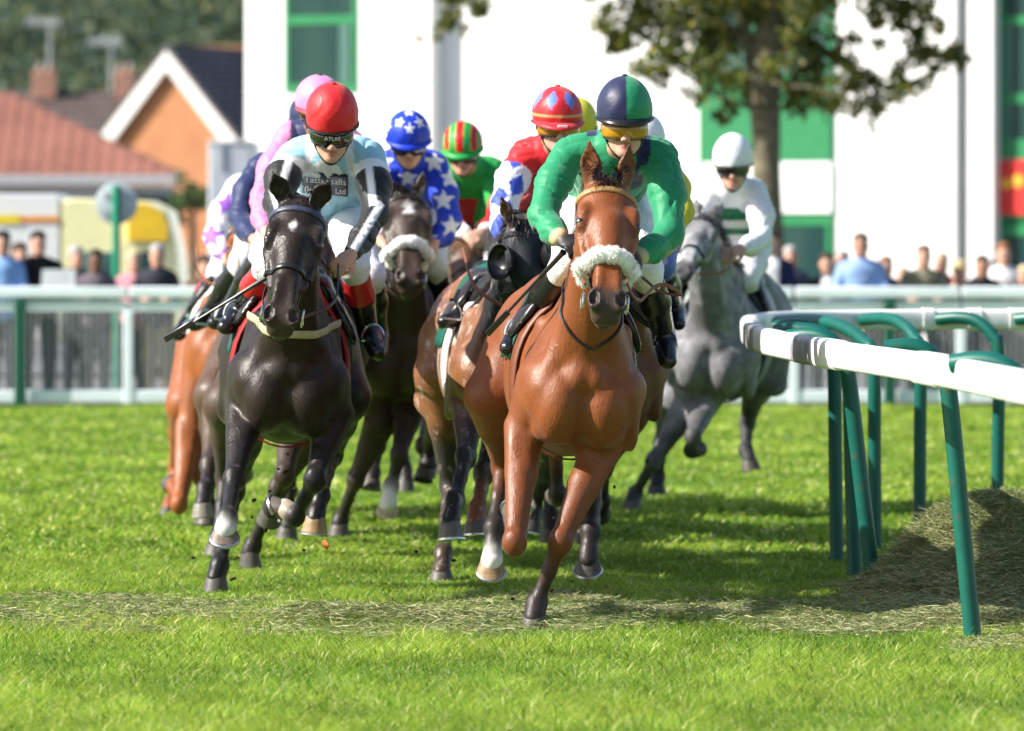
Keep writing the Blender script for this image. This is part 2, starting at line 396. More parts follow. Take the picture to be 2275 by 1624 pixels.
class Horse: pass
def horse(S):
    """S: O ground point below the breast, head(ing), lean, dz, poll, muz, legs, coat, ... every position in metres in the world"""
    H = Horse(); h = math.radians(S.get('heading', 0)); lean = math.radians(S.get('lean', 0)); dz = S.get('dz', -.1)
    f = A(math.sin(h), -math.cos(h), 0); r0 = A(math.cos(h), math.sin(h), 0); u0 = A(0, 0, 1)
    u = u0 * math.cos(lean) + r0 * math.sin(lean); r = r0 * math.cos(lean) - u0 * math.sin(lean)
    O = A(*S['O'], 0) if len(S['O']) == 2 else A(*S['O'])
    T = lambda x, y, z: O + r * x - f * y + u * (z + dz)
    G = lambda x, y, z: O + r0 * x - f * y + u0 * z            # unleaned, heights from the ground
    H.T, H.f, H.r, H.u, H.O = T, f, r, u, O
    ct = S['coat']; B = Body(); ax = np.array([r, f, u]); bc = ct['body']
    def rot(deg):   # body axes turned about the lateral axis
        a = math.radians(deg); return np.array([r, f * math.cos(a) + u * math.sin(a), u * math.cos(a) - f * math.sin(a)])
    B.el(T(0, .74, 1.12), (.262, .57, .34), ax, .05, bc)
    B.el(T(0, .24, 1.09), (.20, .26, .29), ax, .06, bc)
    B.rc(T(0, .45, .98), T(0, 1.25, 1.08), .185, .16, .08, bc)
    B.rc(T(0, .42, 1.50), T(0, .78, 1.44), .07, .09, .08, bc)
    B.rc(T(0, .7, 1.36), T(0, 1.25, 1.38), .17, .17, .08, bc)
    B.el(T(0, 1.40, 1.26), (.245, .36, .26), ax, .07, bc)
    for s in (-1, 1):
        B.el(T(s * .088, .055, 1.00), (.108, .125, .165), ax, .04, bc)
        c_, s_ = math.cos(.30), math.sin(.30) * s; B.el(T(s * .135, .22, 1.15), (.078, .16, .33), np.array([r * c_ + u * s_, f, u * c_ - r * s_]) , .045, bc)
        B.el(T(s * .165, .08, 1.06), (.075, .085, .12), ax, .04, bc)
        B.el(T(s * .165, .34, 1.00), (.080, .15, .16), rot(20), .03, bc)
        B.el(T(s * .145, 1.5, 1.10), (.135, .27, .33), rot(12), .05, bc)
        B.el(T(s * .115, 1.70, 1.08), (.10, .12, .22), ax, .04, bc)
        B.el(T(s * .21, 1.27, 1.27), (.05, .09, .07), ax, .05, bc)      # point of hip
    for s in (-1, 1):       # breast and shoulder muscles
        B.rc(T(s * .155, .035, 1.06), T(s * .075, .06, 1.36), .058, .045, .014, bc)
        B.rc(T(s * .035, .0, 1.10), T(s * .125, .085, .90), .062, .060, .016, bc)
        B.rc(T(s * .172, .10, 1.10), T(s * .165, .26, .90), .068, .050, .014, bc)
        B.rc(T(s * .15, .30, 1.30), T(s * .180, .36, 1.02), .05, .065, .016, bc)
        B.rc(T(s * .19, 1.22, 1.22), T(s * .225, 1.36, .90), .06, .085, .025, bc)
        B.rc(T(s * .17, 1.5, 1.28), T(s * .20, 1.60, .95), .085, .08, .02, bc)
    # head frame
    P, Mz = np.asarray(S['poll'], float), np.asarray(S['muz'], float)
    a = nrm(Mz - P); hs = np.linalg.norm(Mz - P) / .62
    lat = nrm(r - a * (r @ a)); ro = math.radians(S.get('roll', 0))
    n = np.cross(a, lat); n = n if n @ f > 0 else -n
    lat = lat * math.cos(ro) + n * math.sin(ro); n = np.cross(a, lat); n = n if n @ f > 0 else -n
    hd = lambda x, t, z: P + (lat * x + a * t + n * z) * hs
    H.hd, H.a, H.n, H.lat, H.hs = hd, a, n, lat, hs
    hax = np.array([lat, a, n]); mz = ct['muzzle']; fc = ct.get('face', bc)
    # neck
    nk = ct.get('neck', bc)
    B.rc(T(0, .42, 1.42), hd(0, .0, -.07), .078, .06 * hs, .07, nk)
    B.rc(T(0, .24, 1.26), hd(0, .08, -.13), .128, .082 * hs, .07, nk)
    B.rc(T(0, .10, 1.15), hd(0, .15, -.17), .118, .062 * hs, .07, nk)
    for s in (-1, 1): B.rc(T(s * .068, .08, 1.13), hd(s * .045, .12, -.15), .062, .034, .035, nk)
    # head
    q = hs
    B.el(hd(0, .10, -.055), A(.106, .13, .09) * q, hax, .03 * q, fc)
    B.el(hd(0, .21, -.035), A(.112, .115, .060) * q, hax, .03 * q, fc)
    B.rc(hd(0, .22, -.012), hd(0, .50, -.022), .068 * q, .042 * q, .03 * q, fc, lat, 1.08)
    B.rc(hd(0, .25, -.11), hd(0, .50, -.07), .075 * q, .045 * q, .03 * q, fc, lat, .95)
    for s in (-1, 1):
        B.el(hd(s * .066, .19, -.13), A(.036, .10, .095) * q, hax, .02 * q, fc)
        B.el(hd(s * .090, .178, .004), A(.026, .05, .024) * q, hax, .02 * q, fc)
        B.rc(hd(s * .100, .25, -.035), hd(s * .066, .42, -.038), .016 * q, .010 * q, .025 * q, fc)
        B.el(hd(s * .095, .218, -.004), A(.021, .037, .024) * q, hax, .012 * q, tuple(c * .16 for c in fc)); B.rc(hd(s * .088, .185, .022), hd(s * .104, .235, .004), .010 * q, .008 * q, .01, fc)
        B.rc(hd(s * .03, .42, .015), hd(s * .034, .52, .012), .016 * q, .014 * q, .02 * q, fc)
    B.el(hd(0, .555, -.034), A(.064, .062, .052) * q, hax, .025 * q, mz)
    B.rc(hd(-.02, .60, -.055), hd(.02, .60, -.055), .034 * q, .034 * q, .02 * q, mz)
    B.el(hd(0, .575, -.098), A(.038, .05, .026) * q, hax, .012 * q, mz)
    for s in (-1, 1):
        B.el(hd(s * .047, .572, -.002), A(.027, .046, .034) * q, hax, .015 * q, mz)
        B.el(hd(s * .050, .580, .024), A(.0175, .031, .030) * q, hax, .008 * q, (.012, .008, .007), sub=True)
    B.rc(hd(-.07, .560, -.083), hd(.07, .560, -.083), .006 * q, .006 * q, .006, tuple(c * .4 for c in mz), sub=True)
    # ears
    tips = S.get('ears')
    for i, s in enumerate((-1, 1)):
        b0 = hd(s * .058, .0, -.015)
        tip = np.asarray(tips[i], float) if tips is not None else b0 + nrm(-a * .9 + n * .30 + lat * s * .22) * .175 * q
        d = nrm(tip - b0); L = np.linalg.norm(tip - b0)
        fc_dir = S.get('ear_face', n * .85 + lat * s * .42); fc_dir = nrm(fc_dir - d * (fc_dir @ d))
        m = b0 + d * L * .42
        ec = ct.get('ear', fc); B.rc(b0 - d * .02, m, .034 * q, .042 * q, .012, ec, fc_dir, .5); B.rc(m, tip - d * .012, .042 * q, .007, .008, ec, fc_dir, .5)
        B.rc(b0 + d * L * .20 + fc_dir * .024, b0 + d * L * .50 + fc_dir * .022, .020 * q, .030 * q, .008, tuple(c * .25 for c in fc), fc_dir, .7, sub=True); B.rc(b0 + d * L * .50 + fc_dir * .022, b0 + d * L * .86 + fc_dir * .010, .030 * q, .006, .008, tuple(c * .25 for c in fc), fc_dir, .7, sub=True)
    # legs
    D = dict(RF=[(-.18, .32, .86), (-.17, -.06, .62), (-.16, -.02, .38), (-.16, .10, .33)],
             LF=[(.18, .34, .86), (.16, .22, .46), (.14, .27, .13), (.13, .20, .02)],
             RH=[(-.19, 1.15, .84), (-.15, 1.42, .52), (-.14, 1.20, .22), (-.14, 1.10, .10)],
             LH=[(.19, 1.28, .84), (.15, 1.75, .56), (.14, 1.90, .27), (.13, 1.98, .16)])
    hoofs = []
    for nm in ('RF', 'LF', 'RH', 'LH'):
        s = -1 if nm[0] == 'R' else 1; fore = nm[1] == 'F'
        Jt = S.get('legs', {}).get(nm)
        Jt = [np.asarray(p, float) for p in Jt] if Jt is not None else [G(*p) for p in S.get('pose', {}).get(nm, D[nm])]
        E, K, Fe, Ho = Jt; pt = S.get('pts', {}).get(nm, ct['point']); lc = ct['leg']; sock = S.get('socks', {}).get(nm)
        tk = S.get('thick', .92)
        if fore:
            Sx = T(s * .165, .16, 1.08)
            B.rc(Sx, E, .100, .084 * tk, .04, bc)
            m = E + (K - E) * .38; back = nrm(np.cross(r, K - E)); back = back if back @ f < 0 else -back
            B.rc(E, m, .084 * tk, .066 * tk, .03, bc); B.rc(m, K, .068 * tk, .044 * tk, .03, lc)
            B.rc(E + r * s * .034 - back * .022, E + (K - E) * .74 + r * s * .022 - back * .006, .058, .026, .008, bc)   # extensor muscle
            B.rc(E + back * .045 - r * s * .012, E + (K - E) * .68 + back * .02 - r * s * .008, .055, .025, .008, bc)
            B.el(K, (.050, .050, .060), None, .014, lc); B.el(K - back * .024, (.040, .024, .042), None, .008, lc); B.el(K + back * .030, (.030, .026, .036), None, .008, lc)
            kc = tuple((x + y) / 2 for x, y in zip(lc, pt))
            bk = nrm(np.cross(r, Fe - K)); bk = bk if bk @ f < 0 else -bk
            mid = (K + Fe) / 2
            B.rc(K, mid, .040 * tk, .031 * tk, .02, kc); B.rc(mid, Fe, .031 * tk, .034 * tk, .02, pt); B.rc(K + bk * .030, Fe + bk * .026, .016, .016, .005, pt)
        else:
            Hx = T(s * .15, 1.34, 1.14)
            B.rc(Hx, E, .175, .125 * tk, .06, bc)
            back = nrm(np.cross(r, K - E)); back = back if back @ f < 0 else -back
            m = E + (K - E) * .45
            B.rc(E, m, .120 * tk, .082 * tk, .04, bc); B.rc(m, K, .080 * tk, .046 * tk, .03, lc)
            B.rc(T(s * .13, 1.66, 1.0), E + (K - E) * .5 + back * .05, .10, .05, .04, bc)
            B.rc(E + (K - E) * .45 + back * .055, K + back * .045, .03, .024, .02, lc)                  # Achilles tendon
            B.el(K, (.050, .050, .062), None, .02, lc); B.el(K + back * .04 + nrm(E - K) * .02, (.03, .03, .04), None, .02, lc)
            kc = tuple((x + y) / 2 for x, y in zip(lc, pt)); mid = (K + Fe) / 2
            bk = nrm(np.cross(r, Fe - K)); bk = bk if bk @ f < 0 else -bk
            B.rc(K, mid, .044 * tk, .034 * tk, .02, kc); B.rc(mid, Fe, .034 * tk, .037 * tk, .02, pt); B.rc(K + bk * .032, Fe + bk * .028, .016, .016, .005, pt)
        B.el(Fe, (.044, .044, .046), None, .02, pt); B.el(Fe + bk * .022, (.03, .03, .032), None, .015, pt)
        d = nrm(Ho - Fe); Lh = np.linalg.norm(Ho - Fe); hc = Ho - d * .085
        pc = sock if sock is not None else pt
        B.rc(Fe, Fe * .18 + hc * .82, .036, .038, .02, pc if S.get('longsock') else pt); B.rc(Fe * .18 + hc * .82, hc + d * .015, .037, .040, .02, pc)
        if sock is not None: B.el(hc, (.047, .047, .03), None, .012, sock)
        hoofs.append((nm, hc, Ho, d, S.get('sole', {}).get(nm), S.get('hoofcol', {}).get(nm, (.085, .075, .065))))
    root = thing('racehorse', S['label'], 'racehorse', O, 'racehorses galloping round the bend'); H.root = root
    V, Q = B.mesh(S.get('h', .014))
    col = B.colors(V, bc, .010)
    if S.get('mark'):                       # white star on the forehead
        mt, mx, mr = S['mark']; c = hd(mx, mt, .03); rel = V - c
        dd = np.sqrt((rel @ lat / .7) ** 2 + (rel @ a / 1.5) ** 2); w = np.clip(1.4 - dd / mr + .35 * snoise(V, 90, 3), 0, 1) * ((rel @ n) > -.06)
        col = col * (1 - w[:, None]) + A(.6, .6, .6) * w[:, None]
    if S.get('dapple'):
        w = np.clip(snoise(V, 38, 5) * .5 + .3, 0, .7); hz = np.clip((V[:, 2] - .75) / .3, 0, 1); col = col * (1 + .55 * (np.clip(snoise(V, 44, 6) + .1, 0, 1) * hz)[:, None]) * (1 - .4 * (w * hz)[:, None])
    if S.get('roan'):                       # pale sweat-dried flank
        y0, y1, amt = S['roan']; yl = -(V - O) @ f; zl = V[:, 2]
        w = np.clip((yl - y0) / .08, 0, 1) * np.clip((y1 - yl) / .08, 0, 1) * np.clip((zl - .85) / .15, 0, 1) * np.clip(snoise(V, 55, 8) * .8 + .45, 0, 1) * amt
        col = col * (1 - w[:, None]) + A(.55, .52, .48) * w[:, None]
    body = obj('body', V, Q, M[S.get('mat', 'coat')], root, col); H.B = B
    # hooves with shoes
    fine = S.get('fine', False)
    for nm, hc, Ho, d, sole, hcl in hoofs:
        lt = nrm(r - d * (r @ d))
        if sole is None:
            toe = np.cross(lt, d); toe = toe if (toe @ f) > 0 else -toe
            an = math.radians(38); sole = d * math.cos(an) - toe * math.sin(an)
        sole = nrm(np.asarray(sole, float)); toe = nrm(d - sole * (d @ sole) + f * .02)
        if abs(toe @ lt) > .9: lt = nrm(np.cross(sole, toe))
        lt = nrm(np.cross(toe, sole)); ang = np.linspace(0, 2 * math.pi, 28, endpoint=False)
        rings = []
        cen = Ho - toe * .045
        for tt, rr in ((0, .0425), (.12, .046), (.5, .0525), (.9, .0575), (1.0, .059)):
            c = hc * (1 - tt) + (cen - sole * .0) * tt
            rings.append(np.array([c + lt * math.cos(g) * rr + toe * math.sin(g) * rr * (1.0 if math.sin(g) > 0 else .82) + sole * (0 if tt else -.0) for g in ang]))
        rings.append(rings[-1] * .0 + (cen + sole * -.006) + (rings[-1] - cen) * .82)
        mb = MB().loft(rings); nv = 28
        band = np.concatenate([np.repeat([[v] * 3], nv, 0) for v in (1, 1, .95, 1.1, .8, .35)]) * np.array(hcl)
        stripe = np.tile(.8 + .35 * np.random.default_rng(3).random(nv)[:, None], (6, 1))
        ho = mb.build('hoof', M['hoof'], root, col=(band * stripe))
        if fine:
            g = np.linspace(math.radians(-62), math.radians(242), 30)
            path = np.array([cen + lt * math.cos(x) * .059 + toe * math.sin(x) * (.059 if math.sin(x) > 0 else .050) + sole * .004 for x in g])
            MB().tube(path, .0075, 6, side=sole).build('horseshoe', M['iron'], ho)
    # eyes
    for s in (-1, 1):
        c = hd(s * .0985, .219, .003); mb = MB(); rr = .0195 * q
        rings = [np.array([c + (lat * math.sin(p) * math.cos(t) + a * math.sin(p) * math.sin(t) + n * math.cos(p)) * rr for t in np.linspace(0, 2 * math.pi, 16, endpoint=False)]) for p in np.linspace(.05, math.pi - .05, 9)]
        mb.loft(rings).build('eye', M['eye'], root)
    # mane, forelock, tail
    nm_ = S.get('hairs', 500); R2 = np.random.default_rng(S.get('seed', 1)); hm = M[S.get('hairmat', 'hair')]
    t = R2.random(nm_) ** .8
    c0, c1 = T(0, .45, 1.50), hd(0, -.01, -.02)
    roots = c0 + (c1 - c0) * t[:, None] + u * (.045 + .03 * np.sin(t * 3.1))[:, None]; roots = B.snap(roots, -.004, 4)
    ms = S.get('mane_side', -1)
    Vm, Fm = strands(roots, np.tile(u * .45 + r * ms * 1.0 - f * .5, (nm_, 1)), S.get('mane_len', .13), .0028, 2.4, 5, spread=.16)
    obj('mane', Vm, Fm, hm, root)
    k = S.get('forelock', 130)
    rt = B.snap(np.array([hd(x, y, .03) for x, y in zip(R2.normal(size=k) * .028, R2.normal(size=k) * .03 - .01)]), -.004, 4)
    Vm, Fm = strands(rt, np.tile(a * .35 + n * .5 - f * .15 + lat * ms * .2, (k, 1)), S.get('fore_len', .085), .0024, 1.6, 6, spread=.2)
    obj('forelock', Vm, Fm, hm, root)
    k = int(nm_ * .9); tb = T(0, 1.80, 1.30)
    rt = tb + R2.normal(size=(k, 3)) * .03
    Vm, Fm = strands(rt, np.tile(-f * 1.0 + u * .15, (k, 1)), .62, .007, 2.0, 7, seg=6, spread=.18)
    obj('tail', Vm, Fm, hm, root)
    # ---- tack
    bm = M[S.get('bridle', 'leather_black')]
    th = np.radians(np.linspace(-30, 210, 26))
    bp = B.wrap(hd(0, .075, -.075), lat, n, .004, th, .22)
    MB().tube(bp, .013 * q, 8, flat=.5, side=a).build('browband', M[S.get('browband', S.get('bridle', 'leather_black'))], root)
    for s in (-1, 1):
        pth = B.snap(spline([hd(s * .10, .06, -.05), hd(s * .105, .2, -.075), hd(s * .085, .34, -.075), hd(s * .066, .49, -.07)], 18), .004)
        MB().tube(pth, .0085, 6, flat=.5, side=n).build('cheekpiece', bm, root)
    nt_ = S.get('nose_t', .38)
    if S.get('fleece'):
        th = np.radians(np.linspace(-38, 218, 44)); pth = B.wrap(hd(0, nt_, -.06), lat, nrm(n + a * .0), .016 * q, th, .22)
        rr = np.array([.029 + .0022 * math.sin(i * 1.3) + .0015 * math.sin(i * 2.9) for i in range(len(pth))]) * q; rr[0] *= .6; rr[-1] *= .6
        fo = MB().tube(pth, rr, 14).build('sheepskin_noseband', M['fleece'], root)
        nf = 9000 if fine else 1500
        i0 = R2.integers(0, len(pth), nf); dd = R2.normal(size=(nf, 3)); dd /= np.linalg.norm(dd, axis=1)[:, None]
        Tn = np.gradient(pth, axis=0)[i0]; Tn /= np.linalg.norm(Tn, axis=1)[:, None]; dd -= Tn * (dd * Tn).sum(1)[:, None]; dd /= np.linalg.norm(dd, axis=1)[:, None] + 1e-9
        Vf, Ff = strands(pth[i0] + dd * rr[i0][:, None] * .85 + Tn * (R2.random(nf)[:, None] - .5) * .012, dd, .015, .0013, .5, 9, seg=2, spread=.35)
        obj('fleece_tufts', Vf, Ff, M['fleece'], fo)
    else:
        th = np.radians(np.linspace(0, 360, 44)); pth = B.wrap(hd(0, nt_, -.06), lat, n, .004, th, .22)
        MB().tube(pth, .012 * q, 8, cap=False, flat=.55, side=a).build('noseband', bm, root)
    bits = []
    for s in (-1, 1):
        c = hd(s * .074, .52, -.075); bits.append(c); g = np.linspace(0, 2 * math.pi, 21)
        MB().tube(np.array([c + (a * math.cos(x) + n * math.sin(x)) * .036 + lat * s * .006 for x in g]), .0048, 6, cap=False, side=lat).build('bit_ring', M['steel'], root)
    H.bits = bits
    for i, s in enumerate((-1, 1)):
        rp = S.get('reins', [None, None])[i]
        if rp is None:
            hand = S.get('hands', [G(-.12, .02, 1.52), G(.12, .02, 1.52)])[i]
            m1 = bits[i] * .45 + np.asarray(hand) * .55 + A(0, 0, -.05) + r * s * .05
            rp = [bits[i], m1, hand]
        MB().tube(spline(rp, 18), .0085, 6, flat=.5).build('rein', M[S.get('rein', 'leather_brown')], root)
    # number cloth, saddle, girth
    zc = 1.12; th = np.radians(np.linspace(S.get('cloth_lo', 8), 180 - S.get('cloth_lo', 8), 30)); rows = []
    ys = np.linspace(.56, .98, 9)
    for y in ys: rows.append(B.wrap(T(0, y, zc), r, u, .014, th, .5) + (u * .006 * math.sin(y * 40)))
    mb = MB().loft(rows, cap=False, closed=False); cl = mb.build('number_cloth', M[S.get('cloth', 'cloth_green')], root)
    md = cl.modifiers.new('thickness', 'SOLIDIFY'); md.thickness = .006
    SB = Body(); SB.el(T(0, .72, 1.50), (.15, .26, .045), ax, .03); SB.el(T(0, .94, 1.525), (.13, .06, .05), ax, .04); SB.el(T(0, .54, 1.53), (.06, .05, .05), ax, .04)
    for s in (-1, 1): SB.el(T(s * .20, .66, 1.36), (.03, .17, .15), np.array([nrm(r * .85 + u * s * .5), f, nrm(u * .85 - r * s * .5)]), .04)
    V, Q = SB.mesh(.02); obj('saddle', V, Q, M['leather_black'], root)
    th = np.radians(np.linspace(0, 360, 40)); g0 = B.wrap(T(0, .46, 1.05), r, u, .010, th, .55); g1 = B.wrap(T(0, .54, 1.05), r, u, .010, th, .55)
    gi = MB().loft([g0, g1], cap=False, closed=False).build('girth', M[S.get('girth', 'girth_white')], root); md = gi.modifiers.new('thickness', 'SOLIDIFY'); md.thickness = .008
    for s, ft in zip((-1, 1), S.get('feet', [None, None])):
        if ft is None: continue
        ft = np.asarray(ft, float); g = np.linspace(-.2, math.pi + .2, 18)
        pts = [ft + r * math.cos(x) * .048 + u * (math.sin(x) * .062) for x in g]; pts = pts + [pts[0]]
        st = MB().tube(np.array(pts), .0055, 6, side=f).build('stirrup', M['steel'], root)
        MB().tube(spline([ft + u * .078, (ft + T(s * .2, .62, 1.42)) / 2 + r * s * .01, T(s * .20, .62, 1.42)], 10), .010, 6, flat=.35, side=r).build('stirrup_leather', M['leather_black'], st)
    # extras
    if S.get('breast'):                     # strap across the breast, end points and sag given in the body frame
        zt, zb, w, mt = S['breast']
        xs = np.linspace(-1, 1, 30); pts = []
        for x in xs: pts.append(T(x * .25, -.15 + .45 * abs(x) ** 2, zb + (zt - zb) * abs(x) ** 2.2))
        pts = B.snap(np.array(pts), .006, 10)
        MB().tube(pts, w, 8, flat=.35, side=u).build('breastplate', M[mt], root)
    if S.get('neckstrap'):
        pts = B.snap(spline([T(-.11, .10, 1.50), T(-.115, -.02, 1.37), T(-.085, -.10, 1.26), T(-.03, -.15, 1.215), T(.04, -.15, 1.215), T(.10, -.10, 1.27), T(.145, .0, 1.39), T(.15, .12, 1.52)], 40), .004, 10)
        MB().tube(pts, .007, 6).build('neck_strap', M['leather_black'], root)
    return H
# ------------------------------------------------------------------ people
SKIN = (.56, .31, .22)
def head_prims(B, c, fw, up, skin, sc=1.0, eyes=True, neck=None, nr=.055):
    fw = nrm(fw); lt = nrm(np.cross(fw, up)); up = np.cross(lt, fw); ax = np.array([lt, fw, up])
    p = lambda x, y, z: c + (lt * x + fw * y + up * z) * sc
    s_ = sc; dk = tuple(v * .55 for v in skin); lip = (skin[0] * .75, skin[1] * .5, skin[2] * .5)
    B.el(p(0, -.012, .02), A(.076, .096, .09) * s_, ax, .02, skin)
    B.el(p(0, .032, -.055), A(.058, .062, .078) * s_, ax, .02, skin)
    for s in (-1, 1):
        B.rc(p(s * .045, .02, -.085), p(s * .012, .078, -.118), .028 * s_, .022 * s_, .02, skin)
        B.el(p(s * .036, .068, -.052), A(.024, .024, .02) * s_, ax, .015, skin)
        B.el(p(s * .013, .108, -.066), A(.010, .011, .009) * s_, ax, .006, skin)
        B.el(p(s * .079, -.002, -.035), A(.011, .024, .032) * s_, ax, .008, skin)
        if eyes:
            B.el(p(s * .031, .098, -.022), A(.016, .013, .010) * s_, ax, .006, dk, sub=True)
            B.el(p(s * .031, .084, -.022), A(.013, .011, .011) * s_, ax, .003, (.03, .02, .018))
    B.rc(p(0, .090, -.020), p(0, .116, -.060), .009 * s_, .0135 * s_, .010, skin)
    B.el(p(0, .082, -.004), A(.055, .02, .012) * s_, ax, .012, skin)
    B.el(p(0, .087, -.118), A(.02, .018, .016) * s_, ax, .012, skin)
    B.el(p(0, .095, -.088), A(.023, .011, .0055) * s_, ax, .004, lip); B.el(p(0, .093, -.098), A(.020, .011, .006) * s_, ax, .004, lip)
    if neck is not None: B.rc(p(0, -.02, -.08), neck, nr, nr + .008, .03, skin)
    return p, lt, fw, up, ax
def fist(B, w, hnd, out, sk, s=1.0, curl=1.0):
    """a hand from wrist w to knuckles hnd: palm, four bent fingers of unequal length, a thumb from the side"""
    d = nrm(hnd - w); o = nrm(out - d * (out @ d)); sd = np.cross(d, o)      # o = back of the hand
    ax = np.array([sd, d, o]); pc = w + d * .045
    B.rc(w - d * .03, w + d * .02, .026, .024, .015, sk)
    B.el(pc, A(.040, .048, .018) * s, ax, .015, sk)
    for i, (x, L) in enumerate(((-.030, .036), (-.010, .042), (.011, .040), (.030, .031))):
        k0 = w + d * .082 + sd * x + o * .004; k1 = k0 + nrm(d * .75 - o * .65 * curl) * L; k2 = k1 + nrm(-o - d * .25 * curl) * L * .68; k3 = k2 + nrm(-d * .9 * curl + o * .1 - o * (1 - curl)) * L * .5
        B.chain([k0, k1, k2, k3], [.0105, .0095, .0088, .008], .004, sk)
    t0 = w + d * .03 + sd * -.036; t1 = t0 + nrm(d * .8 - sd * .5 - o * .4) * .036; t2 = t1 + nrm(d * .7 + sd * .55 - o * .5) * .03
    B.chain([t0, t1, t2], [.014, .011, .009], .006, sk)
def cap(parent, c, fw, up, colfn, mat, sc=1.0, peak=None, lift=.03, tall=.12, pom=None, crumple=0.):
    """skull cap with its silk, as one dome; peak is a child"""
    fw = nrm(fw); lt = nrm(np.cross(fw, up)); up = np.cross(lt, fw); nu, nv = 72, 40
    V = []; UV = []
    for j in range(nv):
        ph = (j + .3) / (nv - 1) * math.radians(106)
        for i in range(nu):
            t = 2 * math.pi * i / nu; l = A(math.sin(ph) * math.cos(t), math.sin(ph) * math.sin(t), math.cos(ph))
            rr = 1 + .012 * math.sin(t * 9 + ph * 7) * math.sin(ph) ** 2 * (j / nv) + crumple * ((1 - abs(math.sin(t * 5.5 + 2.2 * math.sin(ph * 4 + t)))) ** 2.5 * math.sin(ph) * (.25 + .75 * math.cos(ph * .8) ** 2) - .25 + .5 * math.sin(ph * 1.9))
            V.append(c + (lt * l[0] * .113 * rr + fw * l[1] * .135 * rr + up * (l[2] * tall + lift)) * sc); UV.append(l * A(-1, 1, 1))
    UV = np.array(UV); V = np.array(V); q = []
    for j in range(nv - 1):
        for i in range(nu): k = (i + 1) % nu; q.append((j * nu + i, (j + 1) * nu + i, (j + 1) * nu + k, j * nu + k))
    q.append(tuple(range(nu)))
    # turned-in rim
    b = (nv - 1) * nu; cc = V[b:].mean(0); V = np.vstack([V, cc + (V[b:] - cc) * .9 + up * .01]); UV = np.vstack([UV, UV[b:]])
    for i in range(nu): k = (i + 1) % nu; q.append((b + i, b + nu + i, b + nu + k, b + k))
    o = obj('helmet', V, q, M[mat], parent, colfn(UV))
    rim = [c + (lt * math.sin(t) * .1135 + fw * math.cos(t) * .136 + up * (lift - .034)) * sc for t in np.linspace(0, 2 * math.pi, 49)]
    MB().tube(np.array(rim), .006, 6, cap=False).build('rim', M['black_plastic'] if peak is None else peak[0], o)
    if peak is not None:
        pm, pc, ln = peak; rows = []
        for w in np.linspace(0, 1, 5):
            rows.append([c + (lt * math.sin(t) * (.112 + .012 * w) + fw * (math.cos(t) * (.134 + ln * w * max(0, math.cos(t * .9)) ** .6)) + up * (lift - .026 - .028 * w * w * max(0, math.cos(t)))) * sc for t in np.radians(np.linspace(-78, 78, 25))])
        mb = MB().loft(rows, cap=False, closed=False); V = np.concatenate(mb.V)
        pk = obj('peak', V, mb.Fa, pm, o, np.tile(pc, (len(V), 1))); md = pk.modifiers.new('t', 'SOLIDIFY'); md.thickness = .006
    if pom is not None:
        Bp = Body(); Bp.el(c + up * (tall + lift) * sc, (.014, .014, .008)); V, Q = Bp.mesh(.005); obj('button', V, Q, M[mat], o, np.tile(pom, (len(V), 1)))
    return o
def goggles(parent, c, fw, up, lens, sc=1.0, z=-.022, text=None):
    fw = nrm(fw); lt = nrm(np.cross(fw, up)); up = np.cross(lt, fw)
    ring = lambda t, zz, e: c + (lt * math.sin(t) * (.088 + e) + fw * (math.cos(t) * (.108 + e)) + up * zz) * sc
    rows = [[ring(t, z + dz - (.012 * max(0, 1 - abs(t) / .22) if k == 0 else 0) * 0 + (.016 * max(0, 1 - abs(t) / .28) if k == 0 else 0), e) for t in np.radians(np.linspace(-72, 72, 31))] for k, (dz, e) in enumerate(((-.034, .000), (-.018, .007), (.010, .008), (.026, .003)))]
    g = MB().loft(rows, cap=False, closed=False).build('goggles', lens, parent); md = g.modifiers.new('t', 'SOLIDIFY'); md.thickness = .004
    mb = MB()
    for k in (0, 3): mb.tube(np.array(rows[k]), .005, 6)
    mb.build('frame', M['black_plastic'], g)
    rows = [[ring(t, z + dz, .004) for t in np.radians(np.linspace(68, 292, 31))] for dz in (-.014, .014)]
    s = MB().loft(rows, cap=False, closed=False).build('strap', M['black_plastic'], g); md = s.modifiers.new('t', 'SOLIDIFY'); md.thickness = .004
    if text:
        bt = text_mesh(text, .026); w = bt[0][:, 0].max()
        V = np.array([ring(-(x - w / 2) / .115, z + .004 + y, .018) for x, y, _ in bt[0]]); obj('lettering', V, bt[1], M['text_white'], g, smooth=False)
    return g
def text_mesh(txt, size, bold=.0, spacing=1.0):
    cu = bpy.data.curves.new('t', 'FONT'); cu.body = txt; cu.size = size; cu.offset = bold; cu.space_character = spacing; cu.resolution_u = 3
    o = bpy.data.objects.new('t', cu); C.objects.link(o); dg = bpy.context.evaluated_depsgraph_get()
    me = bpy.data.meshes.new_from_object(o.evaluated_get(dg)); V = np.array([v.co[:] for v in me.vertices]); Fc = [tuple(p.vertices) for p in me.polygons]
    bpy.data.objects.remove(o); bpy.data.curves.remove(cu); bpy.data.meshes.remove(me); return V, Fc

